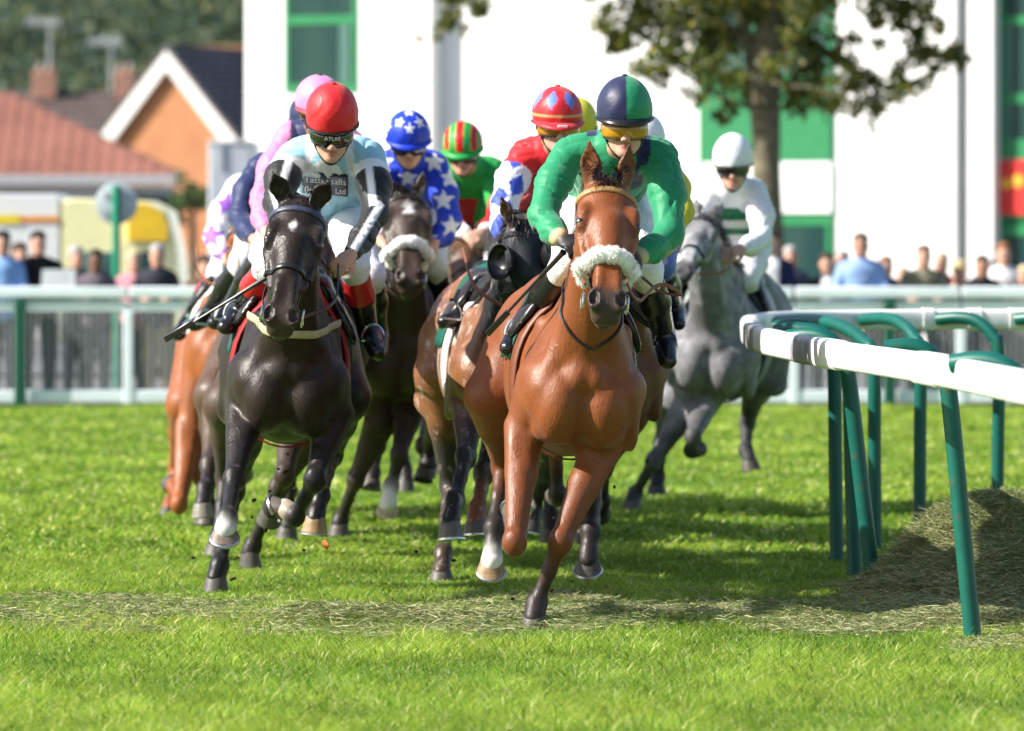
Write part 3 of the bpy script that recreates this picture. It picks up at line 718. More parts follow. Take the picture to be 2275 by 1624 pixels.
def rider(S, H):
    """a jockey crouched over the withers; joints default to the horse's frame, S['j'] overrides them in the world"""
    T = lambda x, y, z: H.O + H.r * x - H.f * y + H.u * (z)
    D = dict(head=T(0, .20, 2.06), shR=T(-.185, .36, 1.92), shL=T(.185, .36, 1.92), elR=T(-.33, .22, 1.64), elL=T(.33, .22, 1.64), wrR=T(-.17, .02, 1.54), wrL=T(.17, .02, 1.54),
             hip=T(0, .95, 1.74), knR=T(-.28, .36, 1.42), knL=T(.28, .36, 1.42), anR=T(-.34, .74, 1.17), anL=T(.34, .74, 1.17), toR=T(-.35, .56, 1.07), toL=T(.35, .56, 1.07))
    D.update({k: np.asarray(v, float) for k, v in S.get('j', {}).items()}); j = D
    r, f, u = H.r, H.f, H.u
    fw = S.get('face', f + r * S.get('yaw', 0) - A(0, 0, S.get('nod', .35))); fw = nrm(fw); up = nrm(A(0, 0, 1) + r * S.get('tilt', 0))
    root = thing('person', S['label'], 'jockey', j['hip'], 'jockeys in the race'); h = S.get('h', .011)
    sk = S.get('skin', SKIN); glove = S.get('glove')
    nb = (j['shR'] + j['shL']) / 2 + A(0, 0, .015); ch = nb * .62 + j['hip'] * .38; sp = nb * .35 + j['hip'] * .65
    B = Body()
    hp = head_prims(B, j['head'], fw, up, sk, S.get('hs', 1.0), eyes=False, neck=nb)
    B.rc(nb - u * .05, ch, .06, .085, .05, sk); B.rc(ch, j['hip'], .085, .085, .05, sk)
    hands = {}
    for s, q in ((-1, 'R'), (1, 'L')):
        B.rc(nb - u * .03, j['sh' + q], .05, .045, .04, sk); B.rc(j['sh' + q], j['el' + q], .042, .036, .03, sk); B.rc(j['el' + q], j['wr' + q], .036, .025, .02, sk)
        hd_ = S.get('hand' + q); hd_ = np.asarray(hd_, float) if hd_ is not None else j['wr' + q] + nrm(f * .7 - r * s * .55 - u * .35) * .09
        hands[q] = hd_; fist(B, j['wr' + q], hd_, u * .8 + r * s * .6, glove if glove else sk)
        B.rc(j['hip'] + r * s * .09, j['kn' + q], .085, .052, .04, sk); B.rc(j['kn' + q], j['an' + q], .042, .024, .02, sk)
    V, Q = B.mesh(h); obj('body', V, Q, M['skin'], root, B.colors(V, sk, .004))
    # jacket
    c0 = (.5, .5, .5); K = Body()
    sw = np.array([nrm(j['shL'] - j['shR']), nrm(np.cross(nrm(nb - j['hip']), nrm(j['shL'] - j['shR']))), nrm(nb - j['hip'])])
    K.rc(j['shR'] * .62 + nb * .38, j['shL'] * .62 + nb * .38, .078, .078, .05)
    K.el(nb - (nb - j['hip']) * .20, (.176, .12, .165), sw, .06)
    K.rc(ch, sp, .135, .13, .07, None, sw[0], 1.22); K.rc(sp, j['hip'] + (nb - j['hip']) * .1, .13, .125, .06, None, sw[0], 1.2)
    K.rc(nb - u * .02, nb + (j['head'] - nb) * .36, .088, .072, .04)
    for q in 'RL':
        s = -1 if q == 'R' else 1; sh, el, wr = j['sh' + q], j['el' + q], j['wr' + q]; sl = S.get('sleeve', .87)
        mid = (sh + el) / 2 + r * s * .012
        K.chain([sh, mid, el], [.076 * sl, .079 * sl, .066 * sl], .04)
        m2 = el * .45 + wr * .55 - u * .01
        K.chain([el, m2, wr - (wr - el) * .06], [.066 * sl, .060 * sl, .038], .035)
    hh = S.get('hj', h); ws = S.get('seed', 3)
    cut = j['head'] + (nb - j['head']) * .62
    def folds(P):
        w1, w2 = snoise(P, 9, ws), snoise(P, 11, ws + 1); o = np.zeros(len(P))
        for k, (dr, fr) in enumerate(((A(.75, .2, .6), 48), (A(-.7, .1, .75), 44), (A(.15, .3, .95), 60))):
            ph = P @ dr * fr + 3.2 * w1 * (1 if k % 2 else -1) + 1.6 * w2
            o += (1 - np.abs(np.sin(ph))) ** 3.6 * np.clip(snoise(P, 15, ws + 20 + k) * 1.0 + .42, 0, 1.2)
        return .0075 * o + .0045 * w2 - .003
    V, Q = K.mesh(hh, wr=folds); sel = {}
    dR = np.min([K.dist(dict(t='rc', a=j['sh' + q], b=j['el' + q], ra=.07, rb=.06, side=None, sq=1), V) for q in 'RL'] + [K.dist(dict(t='rc', a=j['el' + q], b=j['wr' + q], ra=.06, rb=.04, side=None, sq=1), V) for q in 'RL'], axis=0)
    dT = np.min([K.dist(q_, V) for q_ in K.p[:5]], axis=0)
    along = np.zeros(len(V))
    info = dict(V=V, sleeve=(dR < dT - .004) | (dR < -.0), torso=dT, arm=dR, nb=nb, j=j, r=r, f=f, u=u, sw=sw,
                left=((V - nb) @ r) > 0, x=(V - nb) @ r, z=(V - nb) @ sw[2], up=(V - nb) @ u)
    tt = [((V - j['sh' + q]) @ nrm(j['el' + q] - j['sh' + q])) / np.linalg.norm(j['el' + q] - j['sh' + q]) for q in 'RL']; info['t'] = np.where(info['left'], tt[1], tt[0])
    info['sleeve'] = (dR < dT + .02) & (info['t'] > S.get('armhole', .18))
    jk = obj('jacket', V, Q, M[S.get('jmat', 'silk')], root, S['jcol'](info))
    # breeches
    K2 = Body(); bw = S.get('bcol', (.80, .80, .82))
    K2.el(j['hip'] - (nb - j['hip']) * .02, (.17, .14, .13), sw, .05)
    for s, q in ((-1, 'R'), (1, 'L')):
        hp_ = j['hip'] + r * s * .085; kn, an = j['kn' + q], j['an' + q]
        K2.chain([hp_, (hp_ + kn) / 2 + u * .01, kn], [.112, .094, .066], .05); K2.rc(kn, kn + (an - kn) * S.get('blen', .3), .064, .054, .03)
    V, Q = K2.mesh(h * 1.15, wr=lambda P: .0035 * snoise(P, 45, 9)); obj('breeches', V, Q, M['breeches'], root, np.tile(bw, (len(V), 1)))
    bt = S.get('boot', (.010, .010, .012)); topc = S.get('boottop')
    for s, q in ((-1, 'R'), (1, 'L')):
        kn, an, to = j['kn' + q], j['an' + q], j['to' + q]; K3 = Body(); d = nrm(to - an); L = nrm(an - kn)
        K3.chain([kn + (an - kn) * .22, kn + (an - kn) * .5, an], [.063, .063, .047], .025)
        hl = an + L * .035 - d * .02
        K3.rc(hl - d * .02, an + d * .06 + L * .03, .040, .042, .025); K3.rc(an + d * .05 + L * .03, an + d * .20 + L * .045, .043, .034, .02, None, r, 1.15)
        V, Q = K3.mesh(h * 1.1); cc = np.tile(bt, (len(V), 1)).astype(float)
        if topc is not None:
            t = ((V - kn) @ L) / np.linalg.norm(an - kn); cc[t < .52] = topc
        bo = obj('boot', V, Q, M['boot'], root, cc)
        g = an + L * .074; sl = MB().loft([[g + d * (.215 * c_ if c_ > 0 else .065 * c_) + np.cross(d, L) * (.040 * s_) + L * zz for c_, s_ in [(math.cos(t), math.sin(t)) for t in np.linspace(0, 2 * math.pi, 18, endpoint=False)]] for zz in (-.008, .006)])
        sl.build('sole', M['black_plastic'], bo)
    # collar and chin strap
    p = hp[0]; mb = MB()
    mb.tube(spline([p(-.08, .03, .0), p(-.068, .035, -.075), p(-.02, .062, -.142), p(.02, .062, -.142), p(.068, .035, -.075), p(.08, .03, .0)], 24), .009, 6, flat=.5); mb.build('chin_strap', M['black_plastic'], root)
    hs = S.get('hs', 1.0)
    cap(root, j['head'], fw, up, S['ccol'], S.get('cmat', 'cap'), hs, S.get('peak'), S.get('lift', .03), S.get('tall', .12), S.get('pom'), S.get('crumple', 0.))
    goggles(root, j['head'], fw, up, M[S.get('lens', 'lens_dark')], hs, S.get('gz', -.026), S.get('gtext'))
    return dict(root=root, j=j, hands=hands, K=K, nb=nb, B=B, fw=fw, up=up)
def whip(label, a, b, tip=None):
    """a riding whip from butt a to flap b"""
    a, b = np.asarray(a, float), np.asarray(b, float); d = nrm(b - a); L = np.linalg.norm(b - a)
    root = thing('riding_whip', label, 'whip', a, 'whips carried by the jockeys')
    MB().tube([a, a + d * .02, a + d * L * .3], [.015, .011, .009], 8).build('grip', M['leather_black'], root)
    MB().tube([a + d * L * .3, a + d * L * .72], [.007, .006], 8).build('shaft', M['leather_black'], root)
    w = nrm(np.cross(d, A(0, 1, 0)))
    MB().box(a + d * L * .86, (L * .14, .013, .004), np.array([d, w, np.cross(d, w)]), .003).build('flap', M['leather_black'], root)
# pattern helpers
def star2(x, y, R):
    th = np.arctan2(x, y); k = 2 * math.pi / 5; a = np.abs(((th + k / 2) % k) - k / 2); rr = np.hypot(x, y)
    ri = R * .42; x1, y1 = R, 0; x2, y2 = ri * math.cos(k / 2), ri * math.sin(k / 2)
    px, py = rr * np.cos(a), rr * np.sin(a); return (x2 - x1) * (py - y1) - (y2 - y1) * (px - x1) > 0
def solid(c): return lambda uv: np.tile(np.array(c, float), (len(uv), 1))
# ------------------------------------------------------------------ the field: eleven horses and jockeys
def base(d, c):
    return np.tile(np.array(c, float), (len(d['V']), 1))
def put(col, m, c): col[m] = np.array(c, float); return col
WHITE = (.80, .80, .83); GREEN = (.010, .24, .105); NAVY = (.010, .015, .075); RED = (.55, .010, .018); SKY = (.30, .55, .68); PINK = (.80, .20, .42)
ROYAL = (.012, .045, .55); YEL = (.60, .52, .02); PURP = (.30, .10, .60); LIME = (.02, .34, .07)
# --- 1: the leader
H1 = horse(dict(label='bright bay racehorse in front with a white sheepskin noseband', O=(.19, 25.0), heading=5, lean=6, dz=-.105, coat=BAY, h=.0105, fine=True,
    poll=J(1352, 400, 24.78), muz=J(1350, 690, 24.33), ears=(J(1309, 303, 24.74), J(1401, 309, 24.74)), fleece=True, nose_t=.40, browband='leather_tan', girth='leather_brown',
    legs=dict(RF=[J(1168, 955, 25.2), J(1143, 1205, 24.92), J(1147, 1185, 25.2), J(1147, 1150, 25.30)],
              LF=[J(1330, 1000, 25.2), J(1245, 1203, 25.02), J(1192, 1342, 25.04), J(1180, 1408, 24.96)],
              RH=[J(1094, 880, 26.25), J(1117, 1035, 26.5), J(1098, 1172, 26.3), J(1090, 1285, 26.2)],
              LH=[J(1335, 905, 26.35), J(1325, 1040, 26.75), J(1312, 1180, 26.5), J(1303, 1280, 26.42)]),
    pts=dict(LF=(.022, .012, .009), RF=(.20, .062, .02)), socks=dict(RH=(.72, .70, .64)), hoofcol=dict(RH=(.30, .19, .10), LH=(.07, .06, .055)),
    sole=dict(LF=(0, 0, -1), RF=(0.0, .75, .65), RH=(-.05, .62, -.78), LH=(.05, .55, -.83)),
    neckstrap=True, hands=[J(1275, 548, 24.86), J(1398, 585, 24.86)], feet=[J(1148, 742, 25.66), J(1478, 765, 25.66)],
    reins=[[J(1300, 632, 24.40), J(1283, 600, 24.6), J(1275, 548, 24.86)], [J(1392, 625, 24.42), J(1405, 655, 24.5), J(1424, 668, 24.6), J(1450, 640, 24.72), J(1480, 633, 24.8), J(1515, 655, 24.85), J(1460, 645, 24.85), J(1398, 585, 24.86)]],
    hairs=900, mane_len=.14, forelock=260, fore_len=.08, seed=11))
def jc1(d):
    c = base(d, GREEN); x, z = d['x'], d['z']; fr = (d['V'] - d['nb']) @ A(0, -1, 0)
    put(c, (~d['sleeve']) & (np.abs(x - .105) < .026) & (fr > -.12), NAVY)
    put(c, (~d['sleeve']) & (np.abs(x + .105) < .022) & (z > -.06) & (fr < .05), NAVY)
    for q in 'RL':
        e, w = d['j']['el' + q], d['j']['wr' + q]; t = ((d['V'] - e) @ nrm(w - e)) / np.linalg.norm(w - e)
        put(c, d['sleeve'] & (t > .88) & (np.linalg.norm(d['V'] - w, axis=1) < .09), (.45, .40, .22))
    return c
def cc1(uv):
    c = np.tile(np.array(GREEN), (len(uv), 1)); c[uv[:, 0] < .04] = (.010, .014, .060); c[np.abs(uv[:, 0] - .04) < .012] = (.02, .10, .08); return c
R1 = rider(dict(label='jockey in a green jacket with navy braces and a navy and green halved cap', h=.009, hj=.008, jcol=jc1, ccol=cc1, lens='lens_amber', pom=(.01, .05, .05), peak=(M['black_plastic'], (.01, .01, .01), .025),
    j=dict(head=J(1387, 268, 25.1), shR=J(1266, 340, 25.32), shL=J(1468, 348, 25.32), elR=J(1206, 478, 25.12), elL=J(1486, 520, 25.12), wrR=J(1247, 530, 24.96), wrL=J(1415, 572, 24.94),
           hip=J(1335, 435, 25.95), knR=J(1262, 585, 25.33), knL=J(1436, 605, 25.33), anR=J(1163, 722, 25.72), anL=J(1474, 738, 25.72), toR=J(1140, 765, 25.52), toL=J(1480, 795, 25.52)),
    handR=J(1278, 548, 24.88), handL=J(1392, 585, 24.88), glove=(.014, .014, .015), nod=.14, yaw=-.06, tall=.135, lift=.046, gz=-.030), H1)
# --- 2: black
H2 = horse(dict(label='near-black racehorse with a small white star and a cream breast strap', O=(-1.03, 26.5), heading=2, lean=5, dz=-.105, coat=BLK, h=.0115, fine=True,
    poll=J(668, 442, 26.15), muz=J(622, 722, 25.75), roll=0, ears=(J(601, 376, 26.1), J(738, 398, 26.12)), nose_t=.36, browband='leather_navy', mark=(.165, -.01, .022),
    legs=dict(RF=[J(548, 915, 26.65), J(520, 1065, 26.3), J(505, 1150, 26.08), J(496, 1210, 26.0)],
              LF=[J(740, 925, 26.7), J(700, 1065, 26.5), J(655, 1148, 26.62), J(612, 1110, 26.72)],
              RH=[J(560, 900, 27.7), J(520, 1090, 28.05), J(488, 1255, 27.8), J(470, 1315, 27.72)],
              LH=[J(765, 880, 27.7), J(738, 1010, 28.0), J(712, 1100, 27.65), J(694, 1185, 27.55)]),
    socks=dict(RF=(.72, .70, .66), LF=(.62, .52, .42)), hoofcol=dict(RF=(.15, .12, .10), LF=(.12, .10, .085), LH=(.32, .20, .10)),
    sole=dict(RF=(-.03, .58, -.81), LF=(-.82, .3, -.3), RH=(0, 0, -1), LH=(-.1, .0, -1)),
    breast=(1.36, 1.265, .017, 'cream'), girth='cloth_red', mat='coat_black', rein='leather_black', hands=[J(640, 560, 26.25), J(752, 588, 26.28)], feet=[J(522, 700, 27.1), J(828, 752, 27.1)],
    hairs=300, mane_len=.10, forelock=40, fore_len=.06, seed=12))
def jc2(d):
    c = base(d, SKY); x, z = d['x'], d['z']; V = d['V']
    c[d['sleeve']] = (.010, .011, .013)
    put(c, np.abs(d['t'] - .30) < .075, WHITE); c[d['sleeve'] & (d['t'] > .375)] = (.010, .011, .013)
    put(c, (~d['sleeve']) & (np.abs(np.abs(x) - .13 + .35 * np.clip(z + .05, -.3, .2)) < .016) & (z > -.16), (.68, .66, .72))
    put(c, (~d['sleeve']) & (np.abs(x) < .012) & (z > -.30), (.74, .74, .76))
    put(c, (~d['sleeve']) & (z < -.42), WHITE)
    for q in 'RL':
        sh, e, w = d['j']['sh' + q], d['j']['el' + q], d['j']['wr' + q]; s = -1 if q == 'R' else 1
        for a_, b_ in ((sh, e), (e, w)):
            ab = nrm(b_ - a_); o = V - a_; t = (o @ ab) / np.linalg.norm(b_ - a_); side = nrm(np.cross(ab, A(0, -1, 0))) * (1 if q == 'R' else 1)
            w_ = np.clip((.016 - np.abs(o @ side)) / .008 + .5, 0, 1) * (d['sleeve'] & ((o - np.outer(o @ ab, ab)) @ A(0, -1, 0) > 0) & (t > -.02) & (t < 1.02)); c[:] = c * (1 - w_[:, None]) + A(*WHITE) * w_[:, None]
    return c
R2 = rider(dict(label='jockey in a pale blue jacket with black sleeves and a crumpled red cap', h=.009, hj=.008, jcol=jc2, ccol=solid((.62, .012, .018)), pom=(.62, .012, .018), gtext='ATLAS', crumple=.06, boottop=(.45, .015, .02), bcol=(.78, .80, .86),
    j=dict(head=J(737, 278, 26.72), shR=J(648, 345, 26.95), shL=J(818, 348, 26.95), elR=J(617, 450, 26.75), elL=J(833, 478, 26.72), wrR=J(640, 535, 26.45), wrL=J(780, 566, 26.42),
           hip=J(735, 455, 27.55), knR=J(600, 590, 26.95), knL=J(785, 590, 26.95), anR=J(533, 690, 27.2), anL=J(815, 722, 27.2), toR=J(512, 715, 27.0), toL=J(833, 772, 27.0)),
    handR=J(652, 558, 26.36), handL=J(755, 588, 26.36), nod=.40, yaw=.02, tilt=.02, tall=.145, lift=.044, gz=-.028, armhole=.36), H2)
whip('whip held along the boot by the jockey in green', J(1252, 560, 24.93), J(1082, 743, 25.3))
whip('long whip held low in front of the near-black horse by the red-capped jockey', J(600, 612, 26.4), J(366, 755, 26.6))
# --- chest panel with lettering on the pale blue jacket
def chest_patch():
    K, j, nb = R2['K'], R2['j'], R2['nb']; fr = A(0, -1, 0)
    def shoot(x, y):
        o = J(x, y, 26.2); dv = nrm(o - A(0, 0, CAMZ)); t = np.linspace(-.3, 1.5, 500); v = K.value(o + t[:, None] * dv); i = np.where(v < 0)[0]
        return o + dv * (t[i[0]] - .006) if len(i) else o + dv * .6
    nx, ny = 20, 8; P = np.array([[shoot(700 + (i / (nx - 1) - .5) * 102 + 22 + 0, 408 + 8 * i / (nx - 1) + jj / (ny - 1) * 48 - 28 + 0) for i in range(nx)] for jj in range(ny)])
    q = [(jj * nx + i, (jj + 1) * nx + i, (jj + 1) * nx + i + 1, jj * nx + i + 1) for jj in range(ny - 1) for i in range(nx - 1)]
    jk = [o for o in R2['root'].children if o.name.startswith('jacket')][0]
    pt = obj('chest_panel', P.reshape(-1, 3), q, M['navy_patch'], jk); md = pt.modifiers.new('t', 'SOLIDIFY'); md.thickness = .004; md.offset = 0
    for txt, y0, sz, wd in (('Tattersalls', .50, .40, .92), ('(Ireland) Ltd', .92, .36, .90)):
        V, Fc = text_mesh(txt, 1.0, .004); V[:, 0] = V[:, 0] / V[:, 0].max() * wd + (1 - wd) / 2
        out = []
        for x, y, _ in V:
            fx = np.clip(x, 0, 1) * (nx - 1); fy = np.clip(y0 - y * sz, 0, 1) * (ny - 1); i, k = int(min(fx, nx - 2)), int(min(fy, ny - 2)); a, b = fx - i, fy - k
            out.append(P[k, i] * (1 - a) * (1 - b) + P[k, i + 1] * a * (1 - b) + P[k + 1, i] * (1 - a) * b + P[k + 1, i + 1] * a * b + A(0, -.006, 0))
        obj('lettering', np.array(out), Fc, M['text_white'], pt, smooth=False)
chest_patch()
# --- 3: pink
H3 = horse(dict(label='dark brown racehorse right behind the near-black horse', O=(-1.06, 29.3), heading=2, lean=5, coat=DBR, h=.016, poll=J(700, 455, 29.0), muz=J(690, 660, 28.6),
    legs=dict(LF=[J(695, 955, 29.5), J(618, 1085, 29.55), J(562, 1212, 29.72), J(540, 1262, 29.7)], RF=[J(655, 930, 29.4), J(632, 1055, 29.1), J(607, 1120, 29.2), J(594, 1172, 29.2)],
              RH=[J(505, 900, 30.4), J(500, 1060, 30.7), J(486, 1190, 30.5), J(474, 1232, 30.4)]), sole=dict(LF=(0, 0, -1), RH=(0, 0, -1)), seed=13, feet=[J(500, 705, 29.9), None]))
def jc3(d):
    c = base(d, PINK); c[(~d['sleeve']) & (np.abs(d['x'] + .10) < .045)] = NAVY; c[(~d['sleeve']) & (np.abs(d['x']) < .02)] = NAVY; return c
R3 = rider(dict(label='jockey in a pink jacket and pink cap behind the red-capped jockey', jcol=jc3, ccol=solid((.80, .24, .55)), pom=(.02, .02, .02), peak=(M['cap'], (.60, .03, .06), .055), bcol=WHITE,
    j=dict(head=J(708, 236, 29.6), shR=J(640, 305, 29.85), shL=J(780, 320, 29.85), elR=J(583, 445, 29.7), elL=J(765, 450, 29.7), wrR=J(588, 508, 29.5), hip=J(690, 420, 30.4), knR=J(590, 560, 29.85), anR=J(515, 680, 30.1), toR=J(487, 706, 29.9)), handR=J(612, 528, 29.4), seed=5, nod=.2, yaw=.2), H3)
# --- 4: navy
H4 = horse(dict(label='dark bay racehorse third back on the left side', O=(-1.28, 31.9), heading=2, lean=5, coat=dict(DBR, body=(.085, .045, .026)), h=.017, poll=J(640, 500, 31.6), muz=J(632, 670, 31.2),
    legs=dict(RF=[J(487, 920, 32.0), J(464, 1035, 31.7), J(455, 1085, 31.55), J(446, 1150, 31.45)], RH=[J(480, 880, 32.9), J(470, 1030, 33.3), J(462, 1120, 33.1), J(458, 1165, 33.0)]), socks={}, hoofcol=dict(RF=(.22, .20, .17)), sole=dict(RF=(.05, -.1, -1)), seed=14, feet=[J(455, 715, 32.5), None]))
R4 = rider(dict(label='jockey in a plain dark navy jacket beside the pink one', jcol=lambda d: base(d, (.008, .018, .09)), ccol=solid(NAVY), bcol=WHITE,
    j=dict(head=J(690, 268, 32.2), shR=J(575, 372, 32.45), shL=J(705, 385, 32.45), elR=J(533, 482, 32.3), wrR=J(562, 528, 32.05), hip=J(630, 470, 33.0), knR=J(540, 580, 32.45), anR=J(470, 690, 32.7), toR=J(440, 712, 32.5)), handR=J(582, 540, 31.95), seed=6), H4)
# --- 5: white and purple on a chestnut
H5 = horse(dict(label='chestnut racehorse at the far left of the pack', O=(-1.62, 34.3), heading=2, lean=5, coat=CHE, h=.017, poll=J(545, 500, 34.0), muz=J(540, 660, 33.6), hairmat='hair_chestnut',
    legs=dict(RF=[J(425, 950, 34.4), J(398, 1120, 34.1), J(388, 1085, 34.4), J(380, 1060, 34.5)], LF=[J(470, 960, 34.4), J(447, 1060, 34.3), J(450, 1120, 34.4), J(455, 1168, 34.3)], RH=[J(415, 900, 35.3), J(392, 1040, 35.7), J(378, 1120, 35.5), J(371, 1150, 35.4)]),
    pts=dict(RF=(.26, .07, .018), RH=(.22, .06, .015)), seed=15, feet=[J(425, 735, 34.9), None]))
def jc5(d):
    c = base(d, WHITE); P = d['V']
    for (x, y) in ((505, 455), (470, 525), (500, 575), (540, 420), (480, 600)):
        ce = J(x, y, 34.6); rel = P - ce; put(c, star2(rel[:, 0] * 1.0, rel[:, 2], .085) & (np.abs(rel[:, 1]) < .35), PURP)
    return c
R5 = rider(dict(label='jockey in a white jacket with purple stars on the sleeves', jcol=jc5, ccol=solid(WHITE), bcol=WHITE, boottop=(.45, .03, .05),
    j=dict(head=J(640, 335, 34.6), shR=J(525, 418, 34.85), shL=J(640, 430, 34.85), elR=J(477, 525, 34.6), wrR=J(502, 570, 34.4), hip=J(575, 500, 35.4), knR=J(490, 600, 34.9), anR=J(425, 705, 35.1), toR=J(405, 735, 34.9)), handR=J(520, 582, 34.3), seed=7), H5)
# --- 6: blue with white stars
H6 = horse(dict(label='dark brown racehorse with a cream sheepskin noseband and white face star', O=(-.66, 32.5), heading=4, lean=6, coat=dict(DBR, body=(.040, .022, .014)), h=.014, poll=J(903, 425, 32.2), muz=J(912, 632, 31.7), ears=(J(862, 398, 32.15), J(943, 372, 32.15)), fleece=True, nose_t=.39, mark=(.16, .004, .040),
    legs=dict(RF=[J(845, 940, 32.7), J(790, 1065, 32.75), J(757, 1155, 32.9), J(742, 1190, 32.85)], LF=[J(912, 900, 32.7), J(887, 1010, 32.3), J(869, 1080, 32.3), J(857, 1150, 32.2)],
              RH=[J(860, 900, 33.6), J(838, 990, 34.0), J(828, 1050, 33.9), J(824, 1085, 33.8)], LH=[J(985, 880, 33.6), J(960, 980, 34.1), J(950, 1030, 34.1), J(945, 1060, 34.05)]),
    socks=dict(LF=(.72, .70, .62)), longsock=True, hoofcol=dict(LF=(.45, .36, .22)), sole=dict(RF=(0, 0, -1), LF=(0, .6, -.8)), seed=16, rein='leather_black'))
STARS6 = [(873, 425), (985, 445), (1003, 502), (950, 530), (965, 360), (905, 395), (1000, 395), (845, 505), (850, 360)]
def jc6(d):
    c = base(d, ROYAL)
    for (x, y) in STARS6:
        rel = d['V'] - J(x, y, 32.4); put(c, star2(rel[:, 0], rel[:, 2], .062) & (rel[:, 1] < .25), WHITE)
    return c
def cc6(uv):
    c = np.tile(np.array(ROYAL), (len(uv), 1))
    for t, ph in ((90, 62), (128, 48), (50, 48), (170, 70), (10, 70), (90, 12)):
        t, ph = math.radians(t), math.radians(ph); n = A(math.sin(ph) * math.cos(t), math.sin(ph) * math.sin(t), math.cos(ph)); e = nrm(np.cross(A(0, 0, 1), n)); w = np.cross(n, e)
        c[star2(uv @ e, uv @ w, .30) & (uv @ n > 0)] = WHITE
    return c
R6 = rider(dict(label='jockey in royal blue with white stars on jacket and cap', jcol=jc6, ccol=cc6, cmat='cap_hard', jmat='matte_silk', hj=.010, bcol=WHITE, peak=(M['cap_hard'], ROYAL, .02),
    j=dict(head=J(907, 308, 32.35), shR=J(855, 372, 32.6), shL=J(968, 368, 32.6), elR=J(832, 465, 32.45), elL=J(998, 490, 32.4), wrR=J(842, 530, 32.1), wrL=J(965, 540, 32.1), hip=J(915, 450, 33.1), knL=J(965, 590, 32.6), anL=J(985, 690, 32.9)), nod=.3, seed=8), H6)
# --- 7: green and red quarters
H7 = horse(dict(label='brown racehorse at the back of the pack behind the blue starred jockey', O=(-.40, 35.4), heading=4, lean=6, coat=dict(DBR, body=(.10, .045, .022)), h=.018, poll=J(1040, 520, 35.1), muz=J(1030, 660, 34.7),
    legs=dict(LF=[J(1010, 900, 35.6), J(965, 1000, 35.2), J(945, 1040, 35.3), J(940, 1062, 35.2)], RF=[J(975, 900, 35.6), J(940, 990, 35.3), J(948, 1030, 35.5), J(952, 1045, 35.6)]), seed=17))
def jc7(d):
    c = base(d, LIME); x = d['x']; z = d['z']; put(c, (~d['sleeve']) & (z < -.10) & (x < .06), RED)
    for q in 'RL':
        e, w = d['j']['el' + q], d['j']['wr' + q]; t = ((d['V'] - e) @ nrm(w - e)) / np.linalg.norm(w - e); put(c, d['sleeve'] & (t > .2), RED); put(c, d['sleeve'] & (t > .82), WHITE)
    return c
def cc7(uv):
    t = np.arctan2(uv[:, 0], uv[:, 2] * .9 + .25); c = np.tile(np.array(LIME), (len(uv), 1)); k = np.abs(((np.degrees(np.arctan2(uv[:, 0], np.hypot(uv[:, 2], uv[:, 1]))) + 180) % 44) - 22)
    c[k > 12] = RED; c[(k > 10) & (k < 12)] = (.65, .40, .04); c[uv[:, 2] < -.12] = LIME; return c
R7 = rider(dict(label='jockey in green and red with a striped green and red cap', jcol=jc7, ccol=cc7, cmat='cap_hard', jmat='matte_silk', bcol=(.62, .58, .58), peak=(M['cap_hard'], LIME, .025),
    j=dict(head=J(1028, 328, 35.2), shR=J(990, 388, 35.45), shL=J(1100, 378, 35.45), elR=J(975, 470, 35.3), elL=J(1105, 485, 35.3), wrR=J(1035, 520, 34.95), wrL=J(1075, 515, 34.95), hip=J(1055, 490, 35.9)), nod=.35, yaw=-.15, seed=9), H7)
# --- 8: red, white and blue; hooded horse
H8 = horse(dict(label='bay racehorse in a black hood and blinkers behind the leader', O=(-.10, 27.75), heading=5, lean=5, dz=-.10, coat=dict(BAY, body=(.22, .085, .032), point=(.012, .010, .010), leg=(.028, .022, .022), face=(.016, .018, .022), neck=(.016, .018, .022), ear=(.15, .06, .022)), h=.0135, mat='coat_sweat', fine=True,
    poll=J(1160, 492, 27.42), muz=J(1190, 730, 27.36), ears=(J(1107, 428, 27.36), J(1190, 470, 27.5)), nose_t=.42,
    legs=dict(RF=[J(1045, 900, 27.9), J(1035, 1015, 27.6), J(1012, 1110, 27.42), J(993, 1195, 27.3)], LF=[J(1120, 930, 28.0), J(1075, 1050, 27.8), J(1062, 1130, 27.7), J(1052, 1185, 27.6)],
              RH=[J(978, 830, 29.0), J(1000, 1080, 29.15), J(985, 1230, 28.75), J(978, 1296, 28.62)], LH=[J(1235, 900, 29.0), J(1215, 1040, 29.3), J(1185, 1130, 29.4), J(1175, 1180, 29.3)]),
    pts=dict(LF=(.20, .06, .02), RH=(.05, .028, .018)), hoofcol=dict(RF=(.15, .13, .12), LF=(.13, .11, .10)), sole=dict(RF=(.05, -.15, -1), LF=(.05, -.1, -1), RH=(0, 0, -1)), roan=(.25, 1.05, .75), girth='girth_white', seed=18, rein='leather_brown', feet=[J(1000, 702, 28.1), None]))
